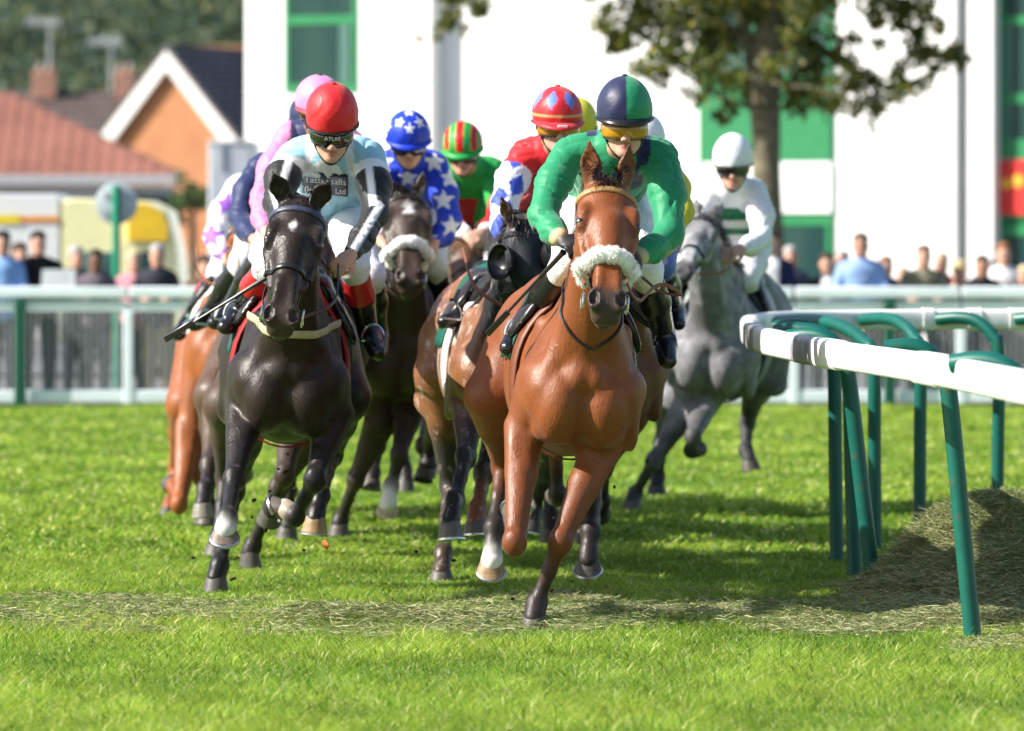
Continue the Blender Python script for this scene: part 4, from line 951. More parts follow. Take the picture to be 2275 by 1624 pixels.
def blinkers(H):
    hd, lat, a, n, q = H.hd, H.lat, H.a, H.n, H.hs
    for s in (-1, 1):
        c = hd(s * .105, .225, -.02); o = nrm(lat * s * .8 + n * .55 - a * .1); mb = MB(); e1 = nrm(np.cross(o, a)); e2 = np.cross(o, e1); R = []
        for w, k in ((0, .02), (.012, .055), (.035, .078), (.055, .082), (.056, .076), (.036, .070), (.016, .048), (.006, .01)):
            R.append([c + o * w + (e1 * math.cos(t) + e2 * math.sin(t)) * k for t in np.linspace(0, 2 * math.pi, 28, endpoint=False)])
        mb.loft(R).build('blinker_cup', M['rubber_cup'], H.root)
    rows = [H.B.wrap(hd(0, t, -.07), lat, n, .006, np.radians(np.linspace(0, 360, 40)), .26) for t in (.05, .10, .17, .24, .31, .37)]
    h_ = MB().loft(rows, cap=False, closed=False).build('hood', M['hood'], H.root); md = h_.modifiers.new('t', 'SOLIDIFY'); md.thickness = .005
blinkers(H8)
def dia(x, z, a, b): return np.abs(x) / a + np.abs(z) / b < 1
def jc8(d):
    c = base(d, RED); V = d['V']; c[d['sleeve']] = (.72, .70, .80)
    for q in 'RL':
        sh, e, w = d['j']['sh' + q], d['j']['el' + q], d['j']['wr' + q]; s = -1 if q == 'R' else 1
        for k, (a_, b_, t0) in enumerate(((sh, e, .30), (sh, e, .72), (e, w, .05), (e, w, .45), (e, w, .85))):
            p = a_ + (b_ - a_) * t0; ab = nrm(b_ - a_); rel = V - p; sd = nrm(np.cross(ab, A(0, -1, 0)))
            put(c, d['sleeve'] & dia(rel @ sd + (.02 if k % 2 else -.025), rel @ ab, .040, .060), (.03, .07, .50))
    return c
def cc8(uv):
    c = np.tile(np.array(RED), (len(uv), 1)); az = np.degrees(np.arctan2(uv[:, 0], uv[:, 1])); el = np.degrees(np.arcsin(np.clip(uv[:, 2], -1, 1)))
    for a0 in (-26, 26, 80, -80, 140, -140): c[dia((az - a0 + 180) % 360 - 180, el - 38, 17, 25)] = (.10, .20, .62)
    c[(el < 4) & (el > -3)] = (.62, .30, .12); return c
R8 = rider(dict(label='jockey in a red jacket with white sleeves of blue diamonds', h=.0095, hj=.008, jcol=jc8, ccol=cc8, cmat='cap', lens='lens_amber', pom=(.5, .02, .03), peak=(M['cap'], (.55, .012, .02), .05), armhole=.34, glove=(.016, .014, .014), bcol=(.02, .02, .022), boot=(.012, .012, .013), jmat='silk',
    j=dict(head=J(1238, 268, 27.85), shR=J(1166, 345, 28.05), shL=J(1300, 345, 28.05), elR=J(1120, 455, 27.9), wrR=J(1117, 525, 27.75), hip=J(1190, 450, 28.75), knR=J(1125, 605, 28.1), anR=J(1052, 688, 28.3), toR=J(1000, 705, 28.1)), handR=J(1085, 560, 27.65), nod=.12, yaw=.05, seed=10, tall=.125), H8)
def badge():
    p, fw, up = R8['j']['head'], R8['fw'], R8['up']; lt = nrm(np.cross(fw, up))
    MB().box(p + fw * .165 + up * -.012, (.022, .003, .009), np.array([lt, fw, up]), .001).build('peak_badge', M['text_white'], [o for o in R8['root'].children if o.name.startswith('helmet')][0])
badge()
# --- 9: yellow cap
H9 = horse(dict(label='bay racehorse almost hidden behind the leader and the hooded horse', O=(.25, 31.6), heading=5, lean=6, coat=BAY, h=.018, poll=J(1290, 500, 31.3), muz=J(1285, 660, 30.9), seed=19,
    legs=dict(RF=[J(1215, 930, 31.8), J(1205, 1030, 31.6), J(1190, 1100, 31.7), J(1180, 1150, 31.6)])))
R9 = rider(dict(label='jockey in a yellow cap half hidden behind the red-jacketed jockey', jcol=lambda d: base(d, YEL), ccol=solid((.62, .58, .04)), cmat='cap_hard', j=dict(head=J(1278, 280, 31.9), shR=J(1220, 365, 32.15), shL=J(1330, 365, 32.15), hip=J(1290, 460, 32.7), elR=J(1200, 450, 31.9), elL=J(1350, 450, 31.9)), seed=11), H9)
# --- 10: blue and yellow
H10 = horse(dict(label='bay racehorse just behind the leader on the rail side', O=(.37, 29.0), heading=2, lean=6, coat=dict(BAY, body=(.17, .062, .024)), h=.015, poll=J(1425, 500, 28.7), muz=J(1420, 680, 28.3), seed=20,
    legs=dict(LF=[J(1395, 930, 29.2), J(1340, 1040, 29.2), J(1318, 1120, 29.4), J(1306, 1165, 29.3)])))
def jc10(d):
    c = base(d, (.02, .06, .50)); put(c, d['sleeve'], YEL); put(c, (d['up'] < -.14) & (d['x'] > .1), YEL); return c
R10 = rider(dict(label='jockey in blue with yellow sleeves and a white cap behind the leader', jcol=jc10, ccol=solid(WHITE), cmat='cap_hard', bcol=(.10, .16, .45), j=dict(head=J(1424, 318, 29.3), shR=J(1365, 385, 29.5), shL=J(1478, 368, 29.5), elR=J(1350, 470, 29.3), elL=J(1512, 470, 29.3), wrL=J(1470, 560, 29.1), knL=J(1468, 592, 29.55), anL=J(1497, 680, 29.95), toL=J(1503, 712, 29.75), hip=J(1430, 460, 30.0)), seed=12), H10)
# --- 11: grey
H11 = horse(dict(label='dappled grey racehorse on the right nearest the rail', O=(.97, 35.1), heading=-9, lean=9, dz=-.12, coat=GRY, h=.014, mat='coat_grey', dapple=True, poll=J(1566, 480, 34.75), muz=J(1518, 604, 34.35), hairmat='hair_grey', mane_side=1,
    legs=dict(RF=[J(1530, 900, 35.3), J(1452, 1025, 35.2), J(1412, 1095, 35.4), J(1395, 1130, 35.3)], LF=[J(1560, 905, 35.3), J(1540, 970, 35.0), J(1535, 1000, 35.2), J(1552, 1010, 35.3)],
              RH=[J(1500, 890, 35.9), J(1470, 985, 36.2), J(1462, 1060, 36.3), J(1455, 1098, 36.2)], LH=[J(1690, 820, 36.4), J(1660, 940, 36.8), J(1657, 1000, 36.7), J(1672, 1045, 36.6)]),
    sole=dict(RF=(0, 0, -1), RH=(0, 0, -1)), seed=21, girth='hood', hands=[J(1600, 556, 34.9), J(1625, 556, 34.9)]))
def jc11(d):
    c = base(d, WHITE); z = d['V'][:, 2]; t = d['sleeve']
    y = HZ - (z - CAMZ) * F / 35.4; fr = (~t) & (np.abs(d['x']) < .17)
    put(c, fr & (y > 462) & (y < 490), (.008, .16, .075)); put(c, fr & (y > 507) & (y < 522), (.008, .16, .075)); return c
R11 = rider(dict(label='jockey in white with green chest hoops and a white cap on the grey', jcol=jc11, ccol=solid((.82, .82, .86)), cmat='cap_hard', jmat='matte_silk', bcol=(.74, .75, .80), hj=.009,
    j=dict(head=J(1628, 362, 35.25), shR=J(1568, 428, 35.45), shL=J(1680, 425, 35.45), elR=J(1556, 510, 35.25), elL=J(1692, 530, 35.3), wrR=J(1590, 550, 34.98), wrL=J(1650, 552, 34.98), hip=J(1640, 545, 35.95), knL=J(1660, 620, 35.5), anL=J(1668, 700, 35.8), toL=J(1660, 720, 35.6)), face=A(-.05, -1, -.18), tall=.14, seed=13), H11)
# ------------------------------------------------------------------ ground, turf and hay
def struct(name, V, Fc, m): o = obj(name, V, Fc, m, smooth=False); o['kind'] = 'structure'; return o
def grid_ground():
    xs = np.linspace(-40, 40, 41); ys = np.concatenate([np.linspace(2, 62, 61), np.linspace(66, 700, 20)])
    V = [(x * (1 if y < 90 else 8), y, 0 if y < 200 else 0) for y in ys for x in xs]
    n = len(xs); q = [(j * n + i, j * n + i + 1, (j + 1) * n + i + 1, (j + 1) * n + i) for j in range(len(ys) - 1) for i in range(n - 1)]
    m, nt, b = newmat('turf soil')
    n1 = noise(nt, .55, 5, .6, (1, .5, 1)); r1 = ramp(nt, n1.outputs['Fac'], [(.32, (.115, .24, .035)), (.52, (.16, .29, .045)), (.72, (.23, .33, .07))])
    n2 = noise(nt, 30, 4, .7, (1, .25, 1)); r2 = ramp(nt, n2.outputs['Fac'], [(.3, (.7,) * 3), (.7, (1.25,) * 3)])
    nt.links.new(mix(nt, r1.outputs[0], r2.outputs[0], 1.0), b.inputs['Base Color']); b.inputs['Roughness'].default_value = .95; b.inputs['Specular IOR Level'].default_value = .1
    n3 = noise(nt, 60, 4, .7); _bump(nt, b, n3.outputs['Fac'], .8, .03)
    struct('grass_ground', V, q, m)
grid_ground()
struct('path', [(-40, 59.5, .02), (40, 59.5, .02), (40, 300, .02), (-40, 300, .02)], [(0, 1, 2, 3)], pmat('tarmac', (.13, .13, .135), .9, .2, vary=.2, vscale=3, bump=(80, .4, .006)))
HOOFS = [(-.0, 0)] and [tuple(J(x_, y_, Y_)[:2]) for x_, y_, Y_ in ((1180, 1400, 24.97), (470, 1315, 27.72), (980, 1291, 28.62), (545, 1258, 29.7), (745, 1190, 32.85), (458, 1168, 34.3), (1395, 1130, 35.3))]
def hoofprint(x, y):
    w = np.zeros(len(x))
    for hx, hy in HOOFS: w = np.maximum(w, np.exp(-((x - hx) / .13) ** 2 - ((y - hy + .22) / .38) ** 2))
    return w
def hay_w(x, y):
    """how much cut grass lies at a ground point, 0 to 1"""
    P = np.stack([x, y * .6, np.zeros_like(x)], 1)
    e = .42 * snoise(P, 2.2, 41) + .25 * snoise(P, 6, 42); hole = np.clip(.75 + .8 * snoise(P, 3.3, 43) + .5 * snoise(P, 9, 44), .12, 1)
    a = np.clip((y - 24.35 - e * .6) / .3, 0, 1) * np.clip((27.1 + e * 1.5 - y) / .7, 0, 1) * hole
    right = np.clip((x - .5) / .8, 0, 1)
    b = np.clip((x - 1.42 - e * .5 + (y - 26) * .05) / .2, 0, 1) * np.clip((y - 23.3 - e * .5) / .3, 0, 1) * np.clip((28.3 + e - y) / .5, 0, 1)
    return np.maximum(a, b) * (1 - .85 * hoofprint(x, y))
def heap_z(x, y):
    P = np.stack([x, y, np.zeros_like(x)], 1)
    z = .425 / (1 + np.exp(-(x - 1.70 - .03 * snoise(P, 9, 51)) / .105)) / (1 + np.exp((x - 3.6) / .2)) * np.exp(-((y - 26.75) / .72) ** 2)
    w = hay_w(x, y); row = .06 * (1 - hoofprint(x, y)) * np.exp(-((y - 25.1 - .12 * np.sin(x * 2.1)) / .28) ** 2) + .04 * np.exp(-((y - 26.9 - .2 * np.sin(x * 1.3 + 1)) / .35) ** 2)
    return z + w * (row * (.8 + .4 * snoise(P, 5, 53)) + .012) + np.where(z > .05, .022 * snoise(P, 13, 52) + .012 * snoise(P, 31, 54), 0)
def blades(n, y0, y1, hgt, wid, seed, powr=1.0):
    r = np.random.default_rng(seed)
    y = y0 + (y1 - y0) * r.random(n) ** powr; hw = .0818 * y + 2.0; x = (r.random(n) * 2 - 1) * hw
    P = np.stack([x, y * .7, np.zeros(n)], 1); tuft = snoise(P, 3.2, 61); fine = snoise(P, 16, 62)
    hw_ = hay_w(x, y); keep = r.random(n) > hw_ * .55
    x, y, tuft, fine = x[keep], y[keep], tuft[keep], fine[keep]; n = len(x)
    L = hgt * (1 - .72 * hoofprint(x, y)) * (.55 + .75 * r.random(n)) * (1 + .34 * tuft + .26 * fine); W = wid * (.7 + .7 * r.random(n)) * (y / 22) ** .8
    az = r.random(n) * 2 * math.pi; ln = .25 + .75 * r.random(n); d = np.stack([np.cos(az) * ln, np.sin(az) * ln, np.ones(n)], 1); d /= np.linalg.norm(d, axis=1)[:, None]
    wv = np.stack([-np.sin(az), np.cos(az), np.zeros(n)], 1) * W[:, None]
    wv = wv * .5 + np.stack([W, np.zeros(n), np.zeros(n)], 1) * .6
    p = np.stack([x, y, heap_z(x, y) * .5], 1); m = p + d * (L * .55)[:, None]; t = m + (d * .8 + np.stack([np.cos(az), np.sin(az), np.full(n, -.15)], 1) * .55) * (L * .5)[:, None]
    V = np.stack([p - wv, p + wv, m + wv * .8, m - wv * .8, t], 1).reshape(-1, 3)
    k = np.arange(n)[:, None] * 5
    tri = np.concatenate([k + np.array([[0, 1, 2]]), k + np.array([[0, 2, 3]]), k + np.array([[3, 2, 4]])])
    g = np.array([.165, .285, .054]); yl = np.array([.32, .395, .092]); dk = np.array([.07, .185, .028]); dry = np.array([.66, .66, .44])
    u = r.random(n)[:, None]; c = g + (yl - g) * np.clip(u * .9 + .25 * tuft[:, None], 0, 1); c = np.where(r.random(n)[:, None] < .12, dk, c); c = np.where(r.random(n)[:, None] < .07, dry, c)
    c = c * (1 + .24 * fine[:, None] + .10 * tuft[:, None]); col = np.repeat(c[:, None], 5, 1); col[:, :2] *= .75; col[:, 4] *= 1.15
    return V, tri, col.reshape(-1, 3)
def grassmat():
    m, nt, b = newmat('grass blades'); at = nt.nodes.new('ShaderNodeAttribute'); at.attribute_name = 'col'
    nt.links.new(at.outputs['Color'], b.inputs['Base Color']); b.inputs['Roughness'].default_value = .26; b.inputs['Specular IOR Level'].default_value = .6
    t = nt.nodes.new('ShaderNodeBsdfTranslucent'); c2 = mix(nt, at.outputs['Color'], (1.5, 1.45, .8), 1.0); nt.links.new(c2, t.inputs['Color'])
    ms = nt.nodes.new('ShaderNodeMixShader'); ms.inputs[0].default_value = .45; nt.links.new(b.outputs[0], ms.inputs[1]); nt.links.new(t.outputs[0], ms.inputs[2]); nt.links.new(ms.outputs[0], nt.nodes['Material Output'].inputs[0]); return m
parts_ = [blades(410000, 18.8, 31, .038, .0019, 71, 1.0), blades(75000, 18.8, 27, .060, .0023, 73, 1.2), blades(225000, 30.5, 59.3, .038, .0050, 72, 1.15)]
off = 0; Vs, Ts, Cs = [], [], []
for V, t, c in parts_: Vs.append(V); Ts.append(t + off); Cs.append(c); off += len(V)
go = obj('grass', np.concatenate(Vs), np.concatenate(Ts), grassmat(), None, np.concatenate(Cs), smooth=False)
tag(go, 'bright green mown turf covering the racecourse', 'grass', kind='stuff')
def straw(x, y, seed, lmin, lmax, lift, tilt=.22, base=None):
    r = np.random.default_rng(seed); n = len(x); z = heap_z(x, y)
    az = r.random(n) * 2 * math.pi; tl = r.normal(size=n) * tilt; L = lmin + (lmax - lmin) * r.random(n) ** 1.9; W = .0006 + .0008 * r.random(n)
    d = np.stack([np.cos(az), np.sin(az), tl], 1); wv = np.cross(d, r.normal(size=(n, 3))); wv /= np.linalg.norm(wv, axis=1)[:, None]; wv *= W[:, None]
    p = np.stack([x, y, z + r.random(n) * lift], 1) - d * (L * .5)[:, None]; bend = r.normal(size=(n, 3)) * .22; bend[:, 2] = -abs(bend[:, 2]) * .4
    m = p + d * (L * .5)[:, None] + bend * 0; t = m + (d + bend) * (L * .5)[:, None]; p = p + bend * (L * .18)[:, None]
    for q in (p, m, t): q[:, 2] = np.maximum(q[:, 2], heap_z(q[:, 0], q[:, 1]) + .003)
    V = np.stack([p - wv, p + wv, m + wv, m - wv, t + wv * .6, t - wv * .6], 1).reshape(-1, 3); k = np.arange(n)[:, None] * 6
    q = np.concatenate([k + np.array([[0, 1, 2, 3]]), k + np.array([[3, 2, 4, 5]])])
    P = np.stack([x, y, np.zeros(n)], 1); pt = snoise(P, 4.5, 81)[:, None]; u = r.random(n)[:, None]
    c = np.array([.19, .24, .075]) + (np.array([.60, .55, .33]) - np.array([.19, .24, .075])) * np.clip(u ** 1.5 + .2 * pt, 0, 1)
    c = np.where(r.random(n)[:, None] < .30, np.array([.10, .15, .035]), c); c = np.where(r.random(n)[:, None] < .05, np.array([.22, .12, .05]), c)
    return V, q, np.repeat(c[:, None], 6, 1).reshape(-1, 3)
haym = pmat('cut grass', vc=True, rough=.7, spec=.3, vary=.1, trans=.15)
rr = np.random.default_rng(91); N = 900000; x = (rr.random(N) * 2 - 1) * 4.2; y = 23 + rr.random(N) * 7; k = rr.random(N) < hay_w(x, y) ** 1.25 * .9; x, y = x[k], y[k]
k = ~((x > 1.5) & (heap_z(x, y) > .14)); V, q, c = straw(x[k], y[k], 92, .02, .085, .03)
tag(obj('hay', V, q, haym, None, c, smooth=False), 'strip of dry cut grass scattered across the turf', 'hay', kind='stuff')
def heap():
    xs = np.linspace(1.38, 4.2, 95); ys = np.linspace(24.7, 28.9, 130); X, Y = np.meshgrid(xs, ys); Z = heap_z(X.ravel(), Y.ravel()) - .004; Z = np.where(Z < .05, Z - .03, Z)
    V = np.stack([X.ravel(), Y.ravel(), Z], 1); n = len(xs); q = np.array([(j * n + i, j * n + i + 1, (j + 1) * n + i + 1, (j + 1) * n + i) for j in range(len(ys) - 1) for i in range(n - 1)])
    root = thing('hay_heap', 'heap of dried cut grass beside the green rail posts', 'hay heap', (2.5, 26.7, 0))
    obj('core', V, q, pmat('hay core', (.20, .18, .08), .9, .15, vary=.45, vscale=14, bump=(50, 1.0, .04, 5)), root)
    r = np.random.default_rng(95); N = 300000; x = 1.42 + r.random(N) * 2.3; y = 25.0 + r.random(N) * 3.6; k = heap_z(x, y) > .10; V, q, c = straw(x[k], y[k], 96, .04, .14, .018, .3)
    tag(obj('loose_hay', V, q, haym, root, c, smooth=False), 'loose dry stalks', 'hay', kind='stuff'); del root.children[-1]['category']
heap()
lf = obj('fallen_leaf', [J(716, 1203, 27.9), J(722, 1199, 27.85), J(733, 1212, 27.8), J(727, 1220, 27.86), J(718, 1214, 27.9)], [(0, 1, 2, 4), (4, 2, 3)], pmat('orange leaf', (.45, .10, .02), .6, .3), None, origin=J(724, 1210, 27.86)); tag(lf, 'small orange leaf caught above the grass', 'leaf')
lf.modifiers.new('t', 'SOLIDIFY').thickness = .003
def clods():
    mb = MB(); r = np.random.default_rng(5)
    for x, y, Y, s in [(634, 1047, 27.6, .016), (618, 1042, 27.7, .008), (600, 1092, 27.3, .007), (609, 1126, 27.2, .008), (676, 1222, 27, .008), (1440, 1022, 26.6, .006), (565, 1110, 27.1, .012), (655, 1085, 27.4, .009), (590, 1175, 26.8, .010), (925, 1225, 28.2, .008), (1010, 1245, 28, .010), (1225, 1310, 25.2, .010), (1140, 1330, 25.1, .008), (430, 1240, 27.9, .009), (520, 1285, 27.5, .011), (1365, 1080, 26.3, .006), (640, 1010, 27.8, .006), (1232, 1150, 25.6, .006), (560, 1150, 26.9, .006), (1395, 870, 30, .006), (1270, 1290, 25.4, .006)]:
        p = J(x, y, Y); B = Body(); B.el(p, (s, s * .7, s * .6), None, .01); B.el(p + r.normal(size=3) * s * .6, s * .6, None, .01); V, q = B.mesh(s * .3); mb.add(V, q)
    tag(mb.build('turf_clods', pmat('soil', (.03, .022, .012), .95, .1, vary=.4)), 'bits of turf and soil kicked up by hooves', 'turf clods', kind='stuff')
clods()
# ------------------------------------------------------------------ the white running rail and its green posts
M['rail'] = pmat('white rail plastic', (.84, .84, .82), .42, .4, vary=.03, vscale=3, dirt=((.52, .52, .44), 9, .61), bump=(25, .12, .01))
M['rail_post'] = pmat('green rail post', (.003, .10, .075), .38, .45, vary=.15, vscale=7, dirt=((.05, .085, .06), 12, .59), bump=(40, .12, .004))
M['foil'] = pmat('silver tape', (.36, .36, .37), .4, .5, .15, vary=.35, vscale=18, dirt=((.74, .74, .72), 16, .56), bump=(60, .5, .006))
def pathpt(x, Y, z): return A((x - 1137.5) * Y / F, Y, z)
RP = spline([pathpt(2560, 16.6, 1.10), pathpt(2400, 18.4, 1.09), pathpt(2275, 19.7, 1.09), pathpt(2070, 22.0, 1.10), pathpt(1850, 25.0, 1.10), pathpt(1742, 27.2, 1.10), pathpt(1690, 28.8, 1.10), pathpt(1664, 30.5, 1.105), pathpt(1668, 31.9, 1.115), pathpt(1700, 32.9, 1.125), pathpt(1790, 33.4, 1.13), pathpt(2000, 33.6, 1.135), pathpt(2275, 33.7, 1.135), pathpt(2700, 33.8, 1.135), A(6.5, 34.5, 1.135)], 150)
def prof(p, t, hgt, wid, grow=0.):
    side = nrm(np.cross(t, A(0, 0, 1))); up = A(0, 0, 1); out = []
    for a in np.linspace(0, 2 * math.pi, 20, endpoint=False):
        c, s = math.cos(a), math.sin(a); out.append(p + side * (abs(c) ** .5 * math.copysign(1, c)) * (wid / 2 + grow) + up * (abs(s) ** .5 * math.copysign(1, s)) * (hgt / 2 + grow))
    return np.array(out)
def rail():
    Tn = np.gradient(RP, axis=0); Tn /= np.linalg.norm(Tn, axis=1)[:, None]
    root = thing('running_rail', 'white plastic running rail curving round the bend on the right', 'rail', tuple(RP[40] * A(1, 1, 0)))
    hg = lambda p: .128 if p[1] < 30 else .105
    MB().loft([prof(p, t, (.108 + .012 * np.clip((p[1] - 24) / 4, 0, 1) - .012 * np.clip((p[1] - 29) / 3, 0, 1)), .075) for p, t in zip(RP, Tn)]).build('rail', M['rail'], root)
    def at(i0, i1, g, nm, mt):
        MB().loft([prof(RP[i0], Tn[i0], .108, .075, g * .3)] + [prof(p, t, (.108 + .012 * np.clip((p[1] - 24) / 4, 0, 1) - .012 * np.clip((p[1] - 29) / 3, 0, 1)), .075, g) for p, t in zip(RP[i0:i1], Tn[i0:i1])] + [prof(RP[i1 - 1], Tn[i1 - 1], .108, .075, g * .3)]).build(nm, M[mt], root)
    xs = RP[:, 0] / RP[:, 1] * F + 1137.5
    def idx(x): return int(np.argmin(np.abs(xs[:90] - x) + (RP[:90, 1] > 30.3) * 999))
    at(idx(1868), idx(1822) + 1, .005, 'joint_sleeve', 'rail'); at(idx(2085), idx(2040) + 1, .005, 'joint_sleeve', 'rail')
    at(idx(1818) - 0, idx(1775) + 1, .003, 'tape', 'foil'); at(idx(1690), idx(1664), .003, 'tape', 'foil')
    for X_ in (2047, 2140, 2235):
        i = int(np.argmin(np.abs(xs - X_) + (RP[:, 1] < 33.2) * 999)); at(i, i + 2, .006, 'joint_sleeve', 'rail')
    i = int(np.argmin(np.abs(RP[:, 1] - 31.9) + (np.arange(len(RP)) > 120) * 99)); at(i - 3, i + 4, .008, 'corner_sleeve', 'rail')
rail()
def post(label, foot, top, arm_end, lean_top=.95):
    """a swan-neck post: foot and arm end as (X, Y)"""
    f_ = A(foot[0], foot[1], -.02); e = A(arm_end[0] + .055, arm_end[1] + .03, 1.135); s = A(top[0], top[1], lean_top); d = e - s; d[2] = 0
    P = [f_, f_ * .5 + s * .5, s, s + d * .10 + A(0, 0, .10), s + d * .35 + A(0, 0, .175), s + d * .65 + A(0, 0, .195), e]
    root = thing('rail_post', label, 'rail post', (foot[0], foot[1], 0), 'green posts carrying the running rail')
    MB().tube(spline(P, 48), .034, 14).build('tube', M['rail_post'], root)
post('nearest green rail post in view, leaning left in front of the hay heap', (1.78, 24.1), (1.685, 24.1), (1.385, 24.1))
post('leaning green rail post at the left foot of the hay heap', (1.57, 27.0), (1.455, 27.0), (1.14, 27.1))
post('upright green rail post just behind the leaning one', (1.578, 28.8), (1.55, 28.8), (1.16, 28.9))
post('leftmost upright green rail post, at the bend of the rail', (1.568, 30.2), (1.555, 30.2), (1.22, 30.3))
post('green rail post behind the leaning post, partly covered by it', (1.83, 31.5), (1.82, 31.5), (1.33, 32.6))
post('slim upright green rail post in line with the left slope of the hay heap', (2.137, 32.8), (2.14, 32.8), (1.82, 33.45))
post('farther green rail post rising from behind the hay heap', (2.59, 33.4), (2.60, 33.4), (2.23, 33.55))
post('green rail post cut off by the right edge of the picture, under the near rail', (1.86, 21.0), (1.76, 21.0), (1.43, 21.1))
post('green rail post arm at the far right edge beyond the hay heap', (3.02, 33.4), (3.03, 33.4), (2.66, 33.6))
# ------------------------------------------------------------------ the far fence
M['fence'] = pmat('fence paint', (.74, .80, .86), .5, .3, vary=.08, vscale=2, bump=(20, .1, .01)); M['fence_bar'] = pmat('galvanised bar', (.42, .44, .46), .45, .5, .3, vary=.15)
M['fence_green'] = pmat('dark green post', (.004, .075, .045), .5, .4, vary=.15)
FY = 59.0
def panel(x0, x1, label):
    root = thing('crowd_barrier', label, 'barrier', ((x0 + x1) / 2, FY, 0), 'white barriers along the far side')
    cx, hw = (x0 + x1) / 2, (x1 - x0) / 2 - .01
    mb = MB(); mb.box((cx, FY, 1.085), (hw, .035, .052), bev=.012); mb.build('top_rail', M['fence'], root)
    MB().box((cx, FY + .02, .955), (hw, .02, .050), bev=.008).build('middle_rail', M['fence'], root)
    MB().box((cx, FY, .105), (hw, .025, .055), bev=.008).build('bottom_rail', M['fence'], root)
    mb = MB(); n = int((x1 - x0) / .058)
    for i in range(n): x = x0 + (i + .5) * (x1 - x0) / n; mb.tube([(x, FY + .005, .15), (x, FY + .005, .91)], .0075, 5)
    mb.build('bars', M['fence_bar'], root)
    MB().box((x0, FY - .005, .47), (.045, .03, .44), bev=.01).build('post', M['fence'], root)
X0 = (285 - 1137.5) * FY / F; stp = 370 * FY / F
where = ['at the far left edge', 'left of the white post below the brown coat', 'behind the near-black horse', 'behind the blue starred jockey', 'behind the leader', 'behind the grey horse', 'behind the rail posts', 'at the far right edge', 'outside the right edge']
for i in range(-2, 6): panel(X0 + i * stp, X0 + (i + 1) * stp, 'white barred barrier ' + ['beyond the left edge', 'under the blue-shirted and dark-haired spectators', 'left of the pack below the grey-haired man', 'behind the near-black horse', 'behind the blue starred jockey', 'behind the leader and the grey', 'under the big man in the blue shirt', 'under the red-haired spectator at the right edge'][i + 2])
for x, lb in ((45, 'green fence post near the left edge of the picture'), (690, 'green fence post behind the near-black horse'), (1333, 'green fence post behind the leader'), (1977, 'green fence post below the woman in navy')):
    X = (x - 1137.5) * (FY - .1) / F; mb = MB(); mb.box((X, FY - .09, .50), (.055, .035, .50), bev=.012); mb.box((X, FY - .075, 1.0), (.05, .02, .035), bev=.006)
    tag(mb.build('fence_post', M['fence_green'], None, origin=(X, FY - .09, 0)), lb, 'fence post', 'green fence posts')
